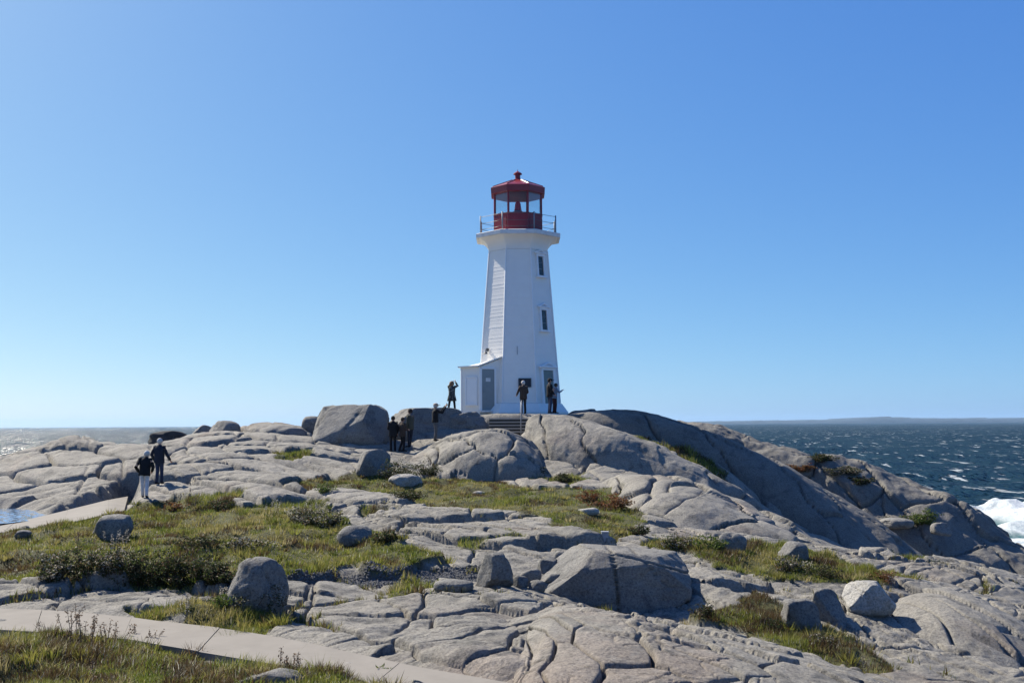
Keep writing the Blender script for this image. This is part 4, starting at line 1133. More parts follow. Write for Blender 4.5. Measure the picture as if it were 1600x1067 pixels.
    tr = put(MB().tube([J['pelvis'] - np.array([0, 0, .13]), J['pelvis'] - np.array([0, 0, .05]), J['pelvis'] + np.array([0, 0, .1])], [(.13, .10), (.165, .12), (.16, .115)], 14), 'trousers', trousers)
    for q in 'LR':
        hp, kn, an = J['hip' + q], J['kn' + q], J['an' + q]
        put(MB().tube([hp + np.array([0, 0, .05]), hp * .6 + kn * .4, kn, kn * .5 + an * .5, an + np.array([0, 0, -.03])], [.095, .082, .066, .062, .056], 12), 'trouser_leg', trousers, tr)
        to = J['toe' + q]; hl = an + (an - to) * np.array([.35, .35, 0]) + np.array([0, 0, -.04])
        put(MB().tube([hl, an + np.array([0, 0, -.03]), (an + to) / 2 - np.array([0, 0, .01]), to, to + (to - an) * np.array([.3, .3, 0]) - np.array([0, 0, .005])], [(.03, .03), (.045, .055), (.048, .04), (.045, .033), (.02, .018)], 10), 'shoe', shoes)
    hd = J['head1']
    if hair:
        h_ = put(MB().ell(hd + np.array([0, -.018, .022]), (.106, .112, .115), 14, 10), 'hair', hair)
    if hat:
        kind, mat = hat
        if kind == 'cap':
            c = put(MB().ell(hd + np.array([0, -.005, .05]), (.112, .122, .085), 14, 8), 'cap', mat)
            put(MB().ell(hd + np.array([0, .14, .045]), (.075, .085, .014), 12, 6), 'brim', mat, c)
        elif kind == 'knit':
            put(MB().ell(hd + np.array([0, -.01, .045]), (.115, .125, .105), 14, 8), 'knit_hat', mat)
        elif kind == 'hood':
            put(MB().ell(hd + np.array([0, -.04, -.02]), (.145, .14, .155), 14, 8), 'fur_hood', mat)
    if extra: extra(put, J)
    return root
def at_tower(u, v, Y):
    p = P(u, v, Y); return np.array([p[0], p[1], max(p[2], float(gz(p[0], p[1])))])
W180 = math.radians
# two walkers on the left, backs to us
f = G(225, 778); hpx = lambda v0, v1, p: (v1 - v0) / FPX * p[1]
person('walker in black jacket and pale trousers, nearer of the two on the left rocks', f, W180(-12), hpx(702, 778, f) * .98, 'c_black', 'c_pale', 'hair_grey',
       dict(neck=(.03, .10, 1.45), head0=(.04, .14, 1.51), head1=(.045, .17, 1.58), head2=(.045, .17, 1.66), shL=(-.16, .07, 1.39), shR=(.19, .06, 1.39), chest=(.015, .06, 1.3), elL=(-.30, -.06, 1.12), wrL=(-.22, .10, .95), elR=(.30, -.04, 1.1), wrR=(.24, .12, .95), knL=(-.07, .05, .5), anL=(-.06, .10, .09), toeL=(-.07, .25, .035), knR=(.09, .02, .5), anR=(.10, -.12, .10), toeR=(.11, .03, .035)), bulk=1.1, hem=.80, flare=1.05)
f = G(248, 757)
def bag(put, J):
    w = J['wrR']; put(MB().box(w + np.array([.06, .03, -.30]), (.05, 0, 0), (0, .15, 0), (0, 0, .13)), 'shopping_bag', 'c_grey', smooth=False) if False else None
person('walker in navy jacket and dark trousers, farther of the pair', f, W180(8), hpx(686, 757, f), 'c_navy', 'c_denim', 'hair_grey',
       dict(elR=(.30, .0, 1.14), wrR=(.36, .16, .92), elL=(-.27, -.08, 1.12), knL=(-.07, .02, .5), anL=(-.06, -.08, .10), toeL=(-.06, .07, .035), knR=(.07, .08, .5), anR=(.06, .12, .09), toeR=(.06, .27, .035)), bulk=1.1, hem=.80)
# three people standing by the huge boulder
f = at_tower(614, 706, 48.2)
f = G(614, 706)
person('standing person in long black coat, leftmost of the three by the huge boulder', f, W180(-20), hpx(651, 706, f), 'c_black', 'c_black', 'hair_dark', dict(elL=(-.22, .06, 1.12), wrL=(-.10, .2, 1.05), knL=(-.10, .02, .5)), hem=.72, flare=1.08, bulk=1.1)
f = G(629, 706)
person('standing person in dark brown jacket, middle of the three by the huge boulder', f, W180(55), hpx(653, 706, f), 'c_brown', 'c_black', 'hair_dark', dict(elR=(.22, .08, 1.12), wrR=(.12, .24, 1.1), anL=(-.12, -.12, .09), toeL=(-.13, .03, .035)), hem=.76, bulk=1.1)
f = G(641, 701)
person('tall standing person in olive jacket with pale hood, rightmost of the three', f, W180(-60), hpx(641, 701, f), 'c_olive', 'c_navy', 'hair_dark', dict(elR=(.25, .05, 1.12), wrR=(.14, .22, 1.0), anR=(.13, .12, .09), toeR=(.15, .27, .035)), hem=.80, bulk=1.05,
       extra=lambda put, J: put(MB().ell(J['neck'] + np.array([0, -.10, -.03]), (.14, .08, .09), 12, 7), 'hood', 'c_grey'))
# figure taking a picture
f = G(680, 691)
def phone(put, J):
    put(MB().box((J['wrL'] + J['wrR']) / 2 + np.array([0, .07, .10]), (.04, 0, 0), (0, .008, 0), (0, 0, .075)), 'phone', 'c_black', smooth=False)
    put(MB().ell(J['head0'] + np.array([0, .05, -.01]), (.06, .05, .04), 10, 6), 'beard', 'hair_grey')
person('person in black jacket and beige cap raising a camera beside the boulders', f, W180(80), hpx(632, 691, f), 'c_black', 'c_grey', 'hair_grey',
       dict(elL=(-.16, .30, 1.36), wrL=(-.04, .46, 1.60), elR=(.18, .30, 1.30), wrR=(.05, .47, 1.56), head1=(0, .03, 1.62), knL=(-.1, .06, .5)), hat=('cap', 'c_beige'), hem=.86, bulk=1.1, extra=phone)
# figure on the boulder
f = P(706, 643.5, 52.8)
def zip_(put, J): pass
person('person in patterned parka with raised arms standing on the boulder by the porch', f, W180(20), hpx(594, 642, f), 'c_camo', 'c_black', 'hair_dark',
       dict(elL=(-.28, .16, 1.46), wrL=(-.10, .22, 1.66), elR=(.30, .14, 1.48), wrR=(.14, .2, 1.70), knL=(-.16, .02, .5), anL=(-.22, -.02, .09), toeL=(-.25, .12, .035), knR=(.15, .02, .5), anR=(.20, .0, .09), toeR=(.23, .14, .035)), hat=('hood', 'c_fur'), hem=.62, flare=1.38, bulk=1.08)
# visitor at the top of the steps
f = at_tower(818, 652, 52.3)
person('visitor in dark brown jacket at the head of the steps by the handrail', f, W180(-25), hpx(600, 652, f), 'c_brown', 'c_black', 'hair_grey',
       dict(elL=(-.27, .08, 1.16), wrL=(-.25, .28, 1.0), elR=(.25, .0, 1.14), wrR=(.16, .16, 1.0)), hem=.78, bulk=1.1)
# two people at the right-hand door
f = at_tower(859, 646, 53.3)
person('person in black jacket, jeans and black cap standing at the right-hand door', f, W180(75), 1.83, 'c_black', 'c_denim', 'hair_dark', dict(elL=(-.22, .06, 1.12), wrL=(-.12, .2, 1.0), elR=(.24, .02, 1.12), wrR=(.2, .18, .95)), hat=('cap', 'c_black'), hem=.82, bulk=1.1)
f = at_tower(866.5, 646, 53.9)
person('person in pale blue jacket reaching an arm towards the lighthouse wall', f, W180(60), 1.62, 'c_sky', 'c_maroon', 'hair_dark', dict(elR=(.27, .16, 1.18), wrR=(.27, .34, 1.30), elL=(-.2, .1, 1.12), neck=(0, .06, 1.45), head0=(0, .1, 1.51), head1=(0, .12, 1.59), head2=(0, .12, 1.67)), hem=.84, bulk=1.0)

# ------------------------------------------------------------------ grass: blades of turf, one patch at a time
GREEN = np.array([(.135, .165, .028), (.185, .195, .038), (.22, .21, .048), (.095, .125, .022)])
YEL = np.array([(.25, .22, .07), (.22, .20, .06), (.28, .24, .11)])
BRN = np.array([(.085, .055, .025), (.06, .042, .022), (.10, .075, .038)])
PALE = np.array([(.36, .34, .27), (.30, .28, .22), (.42, .41, .36)])
def blade_mesh(P0, h, w, ang, lean, leand, col, tri=False):
    n = len(P0)
    t = np.stack([np.cos(ang), np.sin(ang), 0 * ang], 1) * w[:, None] / 2
    L = np.stack([np.cos(leand), np.sin(leand), 0 * ang], 1)
    up = np.array([0, 0, 1.0])
    tip = P0 + up * (h * np.cos(lean))[:, None] + L * (h * np.sin(lean))[:, None]
    if tri:
        V = np.stack([P0 - t, P0 + t, tip], 1).reshape(-1, 3); F = np.arange(3 * n).reshape(n, 3)
        return V, F, np.repeat(col, 3, 0)
    mid = P0 + up * (h * .55 * np.cos(lean * .5))[:, None] + L * (h * .55 * np.sin(lean * .5))[:, None]
    V = np.stack([P0 - t, P0 + t, mid - t * .75, mid + t * .75, tip], 1).reshape(-1, 3)
    b = np.arange(n)[:, None] * 5
    F = np.concatenate([b + [0, 1, 3], b + [0, 3, 2], b + [2, 3, 4]], 1).reshape(-1, 3)
    return V, F, np.repeat(col, 5, 0)
def patch(label, pts_fn, dens, hscale, tri, seed, brown=.3, pale=.03, width=.02):
    g = np.random.default_rng(seed)
    b0, b1, test = pts_fn
    area = np.prod(b1 - b0); n = int(area * dens)
    xy = b0 + g.random((n, 2)) * (b1 - b0)
    gm = test(xy[:, 0], xy[:, 1])
    keep = gm > -.03 + .0 * gm
    xy = xy[keep]; gm = gm[keep]
    cl = fbm2(xy[:, 0] * .9, xy[:, 1] * .9, 301, 3)
    k2 = g.random(len(xy)) < .55 + .5 * cl + .25
    xy = xy[k2]; gm = gm[k2]; cl = cl[k2]
    z = ground_all(xy[:, 0], xy[:, 1])[0]
    n = len(xy)
    tall = np.clip(.55 + .9 * fbm2(xy[:, 0] * 1.7, xy[:, 1] * 1.7, 311, 3), .25, 1.9) * sstep(-.08, .15, gm) + .4
    h = hscale * tall * g.uniform(.6, 1.35, n)
    cn = fbm2(xy[:, 0] * .55, xy[:, 1] * .55, 321, 3) + g.normal(0, .22, n)
    pick = g.integers(0, 100, n)
    col = GREEN[pick % 4]
    col = np.where((cn > .3)[:, None], YEL[pick % 3], col)
    rb = fbm2(xy[:, 0] * .8 + 9, xy[:, 1] * .8, 331, 3) + g.normal(0, .2, n)
    col = np.where((rb > .55 - brown)[:, None], BRN[pick % 3], col)
    col = np.where((g.random(n) < pale)[:, None], PALE[pick % 3], col)
    col = col * g.uniform(.7, 1.3, n)[:, None]
    P0 = np.stack([xy[:, 0], xy[:, 1], z - .02], 1)
    nt_ = int(n / 260)
    if nt_ > 3:
        ci = g.integers(0, n, nt_); per = 46
        cc = np.repeat(xy[ci], per, 0) + g.normal(0, .07, (nt_ * per, 2)); dirv = cc - np.repeat(xy[ci], per, 0)
        hz2 = np.repeat(g.uniform(1.2, 2.6, nt_) * hscale, per) * g.uniform(.6, 1.1, nt_ * per)
        base_c = np.concatenate([GREEN, GREEN * .6, YEL, BRN])[g.integers(0, 14, nt_)]
        P1 = np.stack([cc[:, 0], cc[:, 1], np.repeat(z[ci], per) - .02], 1)
        P0 = np.concatenate([P0, P1]); h = np.concatenate([h, hz2]); col = np.concatenate([col, np.repeat(base_c, per, 0) * g.uniform(.7, 1.3, (nt_ * per, 1))])
        lean_x = np.concatenate([np.abs(g.normal(.35, .3, n)), g.uniform(.2, .9, nt_ * per)]); dir_x = np.concatenate([g.normal(.2, 1.4, n), np.arctan2(dirv[:, 1], dirv[:, 0])])
        n = len(P0)
    else:
        lean_x = np.abs(g.normal(.35, .3, n)); dir_x = g.normal(.2, 1.4, n)
    V, F, C = blade_mesh(P0, h, width * g.uniform(.6, 1.3, n), g.uniform(0, math.pi, n), lean_x, dir_x, col, tri)
    me = np_mesh('grass', V, tris=F, smooth=False); set_col(me, 'col', C)
    o = link('grass', me, M['foliage']); tag(o, label, 'grass', kind='stuff')
    return n
def poly_fn(key):
    p = GPOLY[key]; b0 = p.min(0) - .5; b1 = p.max(0) + .5
    if key == 'front': b0[1] = max(b0[1], 11.5)
    def test(x, y):
        jx = x + 0.30 * fbm2(x * 1.1, y * 1.1, 40, 3); jy = y + 0.45 * fbm2(x * 1.1, y * 1.1, 44, 3)
        return poly_sd(jx, jy, p)
    return b0, b1, test
patch('short green and brown turf covering the large mound at left', poly_fn('mound'), 1000, .095, True, 1, .10, .04, .026)
patch('green and straw coloured turf in the middle of the rocks', poly_fn('centre'), 620, .085, True, 2, .10, .03, .03)
patch('bright green grass tuft below the egg-shaped boulder', poly_fn('boulder_side'), 1700, .12, False, 3, .0, .03, .014)
patch('long rough grass in the bottom left foreground', poly_fn('front'), 2300, .115, False, 4, .02, .07, .012)
patch('strip of green grass on the right between the slabs', poly_fn('right'), 1700, .10, True, 5, .06, .03, .024)
patch('brownish grass hollow at the lower right', poly_fn('lower_right'), 2600, .10, True, 6, .14, .03, .018)
patch('narrow grass strip between the two whaleback ridges', poly_fn('gap'), 450, .2, True, 7, .12, .03, .035)
sg = np.array(SMALL_GRASS)
for i_, (cx_, cy_, r_) in enumerate(SMALL_GRASS):
    pass
def small_test(x, y):
    m_ = np.full(x.shape, -9.)
    jx = x + 0.30 * fbm2(x * 1.1, y * 1.1, 40, 3); jy = y + 0.45 * fbm2(x * 1.1, y * 1.1, 44, 3)
    for cx_, cy_, r_ in SMALL_GRASS: m_ = np.maximum(m_, r_ - np.sqrt((jx - cx_) ** 2 + ((jy - cy_) * .6 - 0 * cy_) ** 2 * 1.0 if False else (jx - cx_) ** 2 + ((jy - cy_) * .6) ** 2))
    return m_
names_ = ['tuft of grass in the rocks left of the pointed boulder', 'small grass tuft on the slab below the centre grass', 'little grass tuft by the rock hump above the centre grass', 'dry grass on the ledge below the jointed hump', 'weedy grass under the first whaleback ridge', 'yellow grass tuft by the flat pinkish stone', 'green weeds beside the shaded jointed rock', 'grass clump beside the far path end', 'grass tuft at the lower end of the ridge gap', 'grass tuft at the upper end of the ridge gap', 'grass tuft left of the centre grass', 'thin grass in the joints above the foreground blocks', 'thin grass in the joint nearest the marker block', 'grass in the dark hollow at right', 'grass fringe at the left end of the flat rocks']
for i_, (cx_, cy_, r_) in enumerate(SMALL_GRASS):
    b0 = np.array([cx_ - r_ - .4, cy_ - r_ * 1.7 - .5]); b1 = np.array([cx_ + r_ + .4, cy_ + r_ * 1.7 + .5])
    def t1(x, y, c=(cx_, cy_, r_)):
        jx = x + 0.30 * fbm2(x * 1.1, y * 1.1, 40, 3); jy = y + 0.45 * fbm2(x * 1.1, y * 1.1, 44, 3)
        return c[2] - np.sqrt((jx - c[0]) ** 2 + ((jy - c[1]) * .6) ** 2)
    patch(names_[i_], (b0, b1, t1), 700, .12, True, 20 + i_, .2, .05, .026)

g = np.random.default_rng(91)
yy_ = 1 / g.uniform(1 / 46., 1 / 15., 26000); xx_ = g.uniform(-.5, .5, 26000) * yy_
cx_ = xx_ + 1.5 * fbm2(xx_ * .09, yy_ * .09, 3, 2) + .06 * fbm2(xx_ * .7, yy_ * .7, 5, 3); cy_ = yy_ + 1.8 * fbm2(xx_ * .08 + 5, yy_ * .08, 8, 2) + .06 * fbm2(xx_ * .7, yy_ * .7, 9, 3)
ej_ = voro(cx_, cy_, 5.2, 2.5, -0.42, 11)[0]
hj, sj, gj, rj, _, _, gmj = ground_all(xx_, yy_)
ok_ = (ej_ < .09) & (sj < .3) & (gmj > -4.5) & (fbm2(xx_ * .5, yy_ * .5, 141, 3) > -.02) & (poly_sd(xx_, yy_, PATH_POLYS[0][0]) < -.2) & (poly_sd(xx_, yy_, PATH_POLYS[1][0]) < -.2)
sel = np.nonzero(ok_)[0]; per = 14
pj = np.repeat(np.stack([xx_[sel], yy_[sel], hj[sel]], 1), per, 0) + np.concatenate([g.normal(0, .05, (len(sel) * per, 2)), np.full((len(sel) * per, 1), -.02)], 1)
nj = len(pj); cj_ = np.concatenate([GREEN, YEL, BRN])[g.integers(0, 10, nj)] * g.uniform(.6, 1.1, (nj, 1))
Vj, Fj, Cj = blade_mesh(pj, g.uniform(.06, .2, nj), g.uniform(.012, .026, nj), g.uniform(0, math.pi, nj), np.abs(g.normal(.3, .3, nj)), g.uniform(0, 6.28, nj), cj_, True)
me = np_mesh('grass', Vj, tris=Fj, smooth=False); set_col(me, 'col', Cj)
o = link('grass', me, M['foliage']); tag(o, 'thin grass sprouting from the joints between the slabs', 'grass', kind='stuff')

# ------------------------------------------------------------------ shrubs and weeds
def shrub(label, pos, w, d, h, seed, pal='dark', nleaf=1500, group=None, leaf=.035):
    g = np.random.default_rng(seed)
    root = empty('shrub', tuple(pos)); tag(root, label, 'shrub', group)
    stems = MB(); tips = []
    for k in range(14):
        a = g.uniform(0, 2 * math.pi); r = math.sqrt(g.random())
        e = np.array([math.cos(a) * r * w * .45, math.sin(a) * r * d * .45, h * g.uniform(.55, .98) * (1 - .45 * r * r)])
        s0 = e * np.array([.25, .25, 0]) - np.array([0, 0, .08])
        mid_ = (s0 + e) / 2 + g.normal(0, .04, 3)
        stems.tube([s0, mid_, e], [.012, .008, .003], 4); tips.append((s0, mid_, e))
    link('stems', stems.mesh('stems'), M['wood'], root)['kind'] = 'stuff'
    # leaves gathered along twigs in loose clumps
    ctr = []
    for s0, mid_, e in tips:
        for q in range(9):
            t_ = g.uniform(.25, 1.05); c = (s0 * (1 - t_) + e * t_) + g.normal(0, 1, 3) * np.array([w, d, h]) * .075; ctr.append(c)
    ctr = np.array(ctr); ctr[:, 2] = np.abs(ctr[:, 2])
    ci_ = g.integers(0, len(ctr), nleaf)
    c = ctr[ci_] + g.normal(0, 1, (nleaf, 3)) * np.array([w, d, h * .9]) * .045
    c[:, 2] = np.clip(c[:, 2], -.03, None)
    ax1 = g.normal(size=(nleaf, 3)); ax1 /= np.linalg.norm(ax1, axis=1)[:, None]
    ax2 = np.cross(ax1, g.normal(size=(nleaf, 3))); ax2 /= np.linalg.norm(ax2, axis=1)[:, None]
    s_ = leaf * g.uniform(.6, 1.4, nleaf)[:, None]
    V = np.stack([c - ax1 * s_, c + ax2 * s_ * .45, c + ax1 * s_, c - ax2 * s_ * .45], 1).reshape(-1, 3)
    Qd = np.arange(4 * nleaf).reshape(-1, 4)
    pals = dict(dark=np.array([(.035, .05, .016), (.05, .062, .02), (.025, .035, .012), (.07, .05, .03)]), red=np.array([(.16, .055, .025), (.12, .06, .03), (.09, .07, .025), (.18, .09, .04)]),
                mixed=np.array([(.05, .065, .02), (.10, .075, .04), (.28, .26, .22), (.04, .05, .02)]), green=np.array([(.07, .11, .02), (.09, .13, .03), (.05, .08, .018), (.12, .13, .04)]))
    col = pals[pal][g.integers(0, 4, nleaf)] * g.uniform(.7, 1.3, nleaf)[:, None]
    me = np_mesh('leaves', V, quads=Qd, smooth=False); set_col(me, 'col', np.repeat(col, 4, 0))
    link('leaves', me, M['foliage'], root)['kind'] = 'stuff'
    return root
M['wood'] = simple('twig', (.05, .035, .025), .9)
M['drystem'] = simple('dry_stem', (.10, .075, .055), .9)
hedge = [(75, 902, 1.2, .60, 'mixed'), (128, 906, 1.3, .80, 'dark'), (172, 908, 1.3, .86, 'mixed'), (215, 909, 1.3, .88, 'dark'), (255, 910, 1.3, .82, 'dark'), (300, 912, 1.2, .7, 'dark'), (340, 908, .8, .40, 'dark')]
ordn = ['leftmost', 'second', 'third', 'fourth', 'fifth', 'sixth', 'rightmost']
for i_, (u_, v_, w_, h_, p_) in enumerate(hedge):
    lb = f'{ordn[i_]} dark bush of the hedge along the front of the left mound' if i_ in (0, 6) else f'{ordn[i_]} bush from the left in the hedge along the mound front'
    shrub(lb, G(u_, v_ + 9) + (0, .25, 0), w_, .9, h_, 400 + i_, p_, 3200, 'bushes of the hedge along the mound front', .03)
SH = [(622, 752, 1.9, .95, 'dark', 'dark spreading bush beside the low pale rock in the centre', 2600), (665, 748, 1.3, .7, 'dark', 'smaller dark bush to the right of the spreading bush', 1600),
      (952, 796, 1.7, .55, 'red', 'reddish brown bush at the right end of the centre grass', 2400), (925, 786, 1.0, .45, 'red', 'low rusty bush left of the larger reddish bush', 1200),
      (880, 754, 1.2, .4, 'dark', 'low dark bush at the foot of the first whaleback ridge', 1400), (842, 746, 1.0, .5, 'dark', 'dark bush between the shaded jointed rock and the whaleback', 1300),
      (470, 822, 1.3, .55, 'mixed', 'bush with pale seed heads at the far end of the left mound', 1700), (508, 826, 1.0, .5, 'mixed', 'brownish bush just left of the small round boulder', 1400), (600, 850, .8, .4, 'dark', 'leafy weed clump right of the small round boulder', 1000),
      (400, 962, 1.1, .55, 'mixed', 'weedy bush in front of the egg-shaped boulder', 2200), (355, 958, .8, .42, 'green', 'leafy green bush left of the egg-shaped boulder', 1600), (312, 930, .45, .35, 'green', 'small yellow-green weed behind the grass tuft', 700),
      (270, 800, .8, .35, 'red', 'brown grassy bush where the far path ends', 1000), (345, 800, 1.0, .4, 'dark', 'dark bush at the back edge of the left mound', 1200),
      (1000, 836, .7, .3, 'dark', 'small dark bush at the lower right corner of the centre grass', 800), (1060, 858, 1.0, .4, 'mixed', 'weedy clump at the left end of the right grass strip', 1200), (1110, 862, 1.1, .4, 'green', 'green weedy clump in the right grass strip', 1300),
      (1240, 896, 1.1, .42, 'mixed', 'weedy clump in the middle of the right grass strip', 1300), (1290, 906, 1.0, .42, 'dark', 'dark clump left of the pale perched boulder', 1300), (1385, 912, .9, .3, 'red', 'rusty low clump right of the pale perched boulder', 900),
      (1108, 972, .6, .35, 'dark', 'dark bush beside the low slab rock at lower right', 1000), (1210, 990, .6, .3, 'dark', 'dark bush in the lower right hollow', 900), (1290, 1012, .6, .25, 'mixed', 'dry weedy clump at the end of the lower right hollow', 800),
      (590, 1068, .4, .22, 'green', 'leafy dark green plant on the near edge of the front path', 500), (508, 1038, .22, .15, 'green', 'small bright green plant behind the pale flat stone', 250), (300, 860, 1.2, .4, 'dark', 'dark low bush in the middle of the left mound', 1300), (380, 862, 1.3, .35, 'mixed', 'pale tufted weeds in the middle of the left mound', 1400), (640, 780, 1.2, .35, 'dark', 'dark low bush at the left of the centre grass', 1200), (505, 772, .9, .4, 'green', 'green bush at the left tip of the centre grass', 1000)]
for i_, (u_, v_, w_, h_, p_, lb, nl) in enumerate(SH):
    shrub(lb, G(u_, v_) + (0, .2, 0), w_, w_ * .7, h_, 500 + i_, p_, nl, None, .032 if v_ < 900 else .022)
# ridge vegetation placed on the lofted rock
def on_loft(L, u, v):
    R = L[1].reshape(-1, 3); N_ = L[2].reshape(-1, 3)
    d_ = R - np.array([0, 0, EYE]); c = d_ @ RM
    uu = 800 + FPX * c[:, 0] / -c[:, 2]; vv = 533.5 - FPX * c[:, 1] / -c[:, 2]
    e = (uu - u) ** 2 + (vv - v) ** 2 + np.where((N_ * d_).sum(1) > 0, 1e6, 0)
    return R[np.argmin(e)]
for i_, (L_, u_, v_, w_, h_, p_, lb) in enumerate([(r3, 1285, 720, 2.2, .5, 'dark', 'upper dark bush growing in the cleft of the outermost ridge'), (r3, 1318, 740, 2.2, .6, 'mixed', 'olive bush growing in the cleft of the outermost ridge'), (r3, 1248, 735, 2.0, .5, 'red', 'brown bush between the shaded ridge and the outermost ridge'),
                                                (r3, 1400, 824, 2.4, .7, 'mixed', 'flowering weeds on the shelf of the dark hollow at right'), (r3, 1440, 820, 2.4, .8, 'green', 'green bush on the shelf of the dark hollow at right'), (r3, 1342, 754, 1.8, .5, 'dark', 'lowest dark bush in the cleft of the outermost ridge'), (r2, 1140, 765, 1.1, .4, 'green', 'yellow-green bush at the foot of the shaded ridge')]):
    shrub(lb, on_loft(L_, u_, v_) - np.array([0, 0, .05]), w_, 1.0, h_, 600 + i_, p_, 2000, None, .05)
def weed(label, pos, n, h, spread, seed, plume='dry', group='dry weeds on the near verge'):
    g = np.random.default_rng(seed)
    root = empty('dry_weed', tuple(pos)); tag(root, label, 'weed', group)
    for k in range(n):
        o_ = np.append(g.normal(0, spread * .4, 2), 0); hh = h * g.uniform(.65, 1.1); ln = g.normal(0, .16, 2) * hh + np.array([.05, 0]) * hh
        z_ = float(gz(pos[0] + o_[0], pos[1] + o_[1])) - pos[2]
        b = np.array([o_[0], o_[1], z_ - .05]); e = b + np.array([ln[0], ln[1], hh]); md = (b + e) / 2 - np.append(ln * .12, 0)
        s_ = link('stem', MB().tube([b, md, e], [.006, .005, .003], 4).mesh('stem'), M['drystem'], root)
        nl = 46; t_ = np.where(g.random(nl) < .6, g.uniform(.62, 1.03, nl), g.uniform(.2, .7, nl)); c = b + (e - b) * t_[:, None] + g.normal(0, 1, (nl, 3)) * np.where(t_ > .62, .018, .03)[:, None]
        a1 = g.normal(size=(nl, 3)); a1[:, 2] = np.abs(a1[:, 2]); a1 /= np.linalg.norm(a1, axis=1)[:, None]; a2 = np.cross(a1, g.normal(size=(nl, 3))); a2 /= np.linalg.norm(a2, axis=1)[:, None]
        sz = g.uniform(.010, .022, nl)[:, None]
        V = np.stack([c - a1 * sz, c + a2 * sz * .5, c + a1 * sz, c - a2 * sz * .5], 1).reshape(-1, 3)
        pal = np.array([(.13, .09, .06), (.17, .13, .10), (.09, .065, .045)]) if plume == 'dry' else np.array([(.45, .43, .38), (.36, .34, .29), (.3, .27, .22)])
        me = np_mesh('seed_head', V, quads=np.arange(4 * nl).reshape(-1, 4), smooth=False); set_col(me, 'col', np.repeat(pal[g.integers(0, 3, nl)] * g.uniform(.8, 1.2, nl)[:, None], 4, 0))
        link('seed_head', me, M['foliage'], root)['kind'] = 'stuff'
WD = [(55, 992, 3, .25, .2, 'dry', 'short dry weed nearest the left edge of the front verge'), (108, 1000, 6, .52, .25, 'dry', 'tallest cluster of dry brown weeds standing before the front path'), (140, 1003, 5, .48, .22, 'dry', 'dry weeds just right of the tallest cluster'), (165, 1005, 5, .45, .2, 'dry', 'dry weeds in the middle of the row before the path'), (195, 1007, 4, .36, .2, 'dry', 'low dry weeds near the path crack'), (235, 1011, 4, .32, .18, 'dry', 'rightmost dry weeds of the row before the path'),
      (455, 1062, 7, .42, .18, 'dry', 'branching dry weed in front of the broad grey stone'), (150, 1064, 1, .42, .05, 'dry', 'single dark dry stalk in the bottom left grass'), (290, 957, 4, .36, .15, 'fluffy', 'pale fluffy seed stalks left of the egg-shaped boulder'), (355, 945, 4, .42, .2, 'fluffy', 'pale fluffy seed stalks against the egg-shaped boulder'), (175, 852, 7, .42, .5, 'fluffy', 'pale seed stalks in front of the squarish boulder'), (125, 868, 4, .6, .3, 'dry', 'tall dry stalk rising from the mound behind the hedge'), (440, 806, 8, .5, .7, 'fluffy', 'pale seed stalks on the far end of the mound'), (492, 808, 7, .45, .6, 'fluffy', 'pale seed stalks behind the brownish bush on the mound'), (300, 795, 6, .5, .5, 'dry', 'dark dry stalks near the end of the far path')]
for i_, (u_, v_, n_, h_, s_, pl, lb) in enumerate(WD):
    weed(lb, G(u_, v_), n_, h_, s_, 700 + i_, pl, 'dry seed stalks in the grass')

# gravel: loose stones on the strip
g = np.random.default_rng(77)
b0 = GRAVEL.min(0); b1 = GRAVEL.max(0)
xy = b0 + g.random((9000, 2)) * (b1 - b0); xy = xy[poly_sd(xy[:, 0], xy[:, 1], GRAVEL) > -.1]
z_ = ground_all(xy[:, 0], xy[:, 1])[0]
v_, f_ = ico(1); f_ = np.array(f_)
n_ = len(xy); sc = (g.uniform(.015, .05, n_)[:, None] * np.ones((1, 3)) * g.uniform(.6, 1.2, (n_, 3)))
V_ = (v_[None] * sc[:, None] + np.stack([xy[:, 0], xy[:, 1], z_], 1)[:, None]).reshape(-1, 3)
F_ = (f_[None] + (np.arange(n_) * len(v_))[:, None, None]).reshape(-1, 3)
M['gravel'] = simple('gravel', (.085, .085, .085), .9, var=.5, vs=40)
o = link('gravel', np_mesh('gravel', V_, tris=F_, smooth=False), M['gravel']); tag(o, 'strip of loose dark gravel below the left mound', 'gravel', kind='stuff')

# ------------------------------------------------------------------ sea, surf and far shore
sg_ = np.concatenate([np.linspace(-1.6, -.66, 24), np.linspace(-.65, .65, 520), np.linspace(.66, 1.8, 24)])
iy_ = np.linspace(1 / 62., 1 / 16000., 250)
Ys_ = 1 / iy_
SY, SS = np.meshgrid(Ys_, sg_, indexing='ij'); SX = SS * SY
def waves(x, y):
    h = 0; gg = np.random.default_rng(5)
    for k in range(22):
        lam = 7 * 1.16 ** k; th = math.radians(-62) + gg.normal(0, .45); a = .018 * lam ** .82; ph = gg.uniform(0, 6.28)
        att = np.clip((lam * 90) / np.maximum(y, 1) - .15, 0, 1)
        h = h + att * a * (1 - np.abs(np.sin((x * math.cos(th) + y * math.sin(th)) * math.pi / lam + ph + .6 * fbm2(x / lam / 3, y / lam / 3, 900 + k, 2))) * 2) * .5
    return h
hs_ = waves(SX.ravel(), SY.ravel()) * sstep(60, 90, SY.ravel()) * 1.0
V_ = np.stack([SX.ravel(), SY.ravel(), hs_], 1)
me = np_mesh('sea', V_, quads=grid_quads(*SX.shape))
at_ = me.attributes.new('crest', 'FLOAT', 'POINT'); at_.data.foreach_set('value', hs_.astype(np.float32))
m, nt, b = newmat('sea_water')
geo = nd(nt, 'ShaderNodeNewGeometry'); pos = geo.outputs['Position']
b.inputs['Base Color'].default_value = (0.006, 0.024, 0.030, 1); b.inputs['Roughness'].default_value = 0.16; b.inputs['Specular IOR Level'].default_value = .28; b.inputs['IOR'].default_value = 1.33
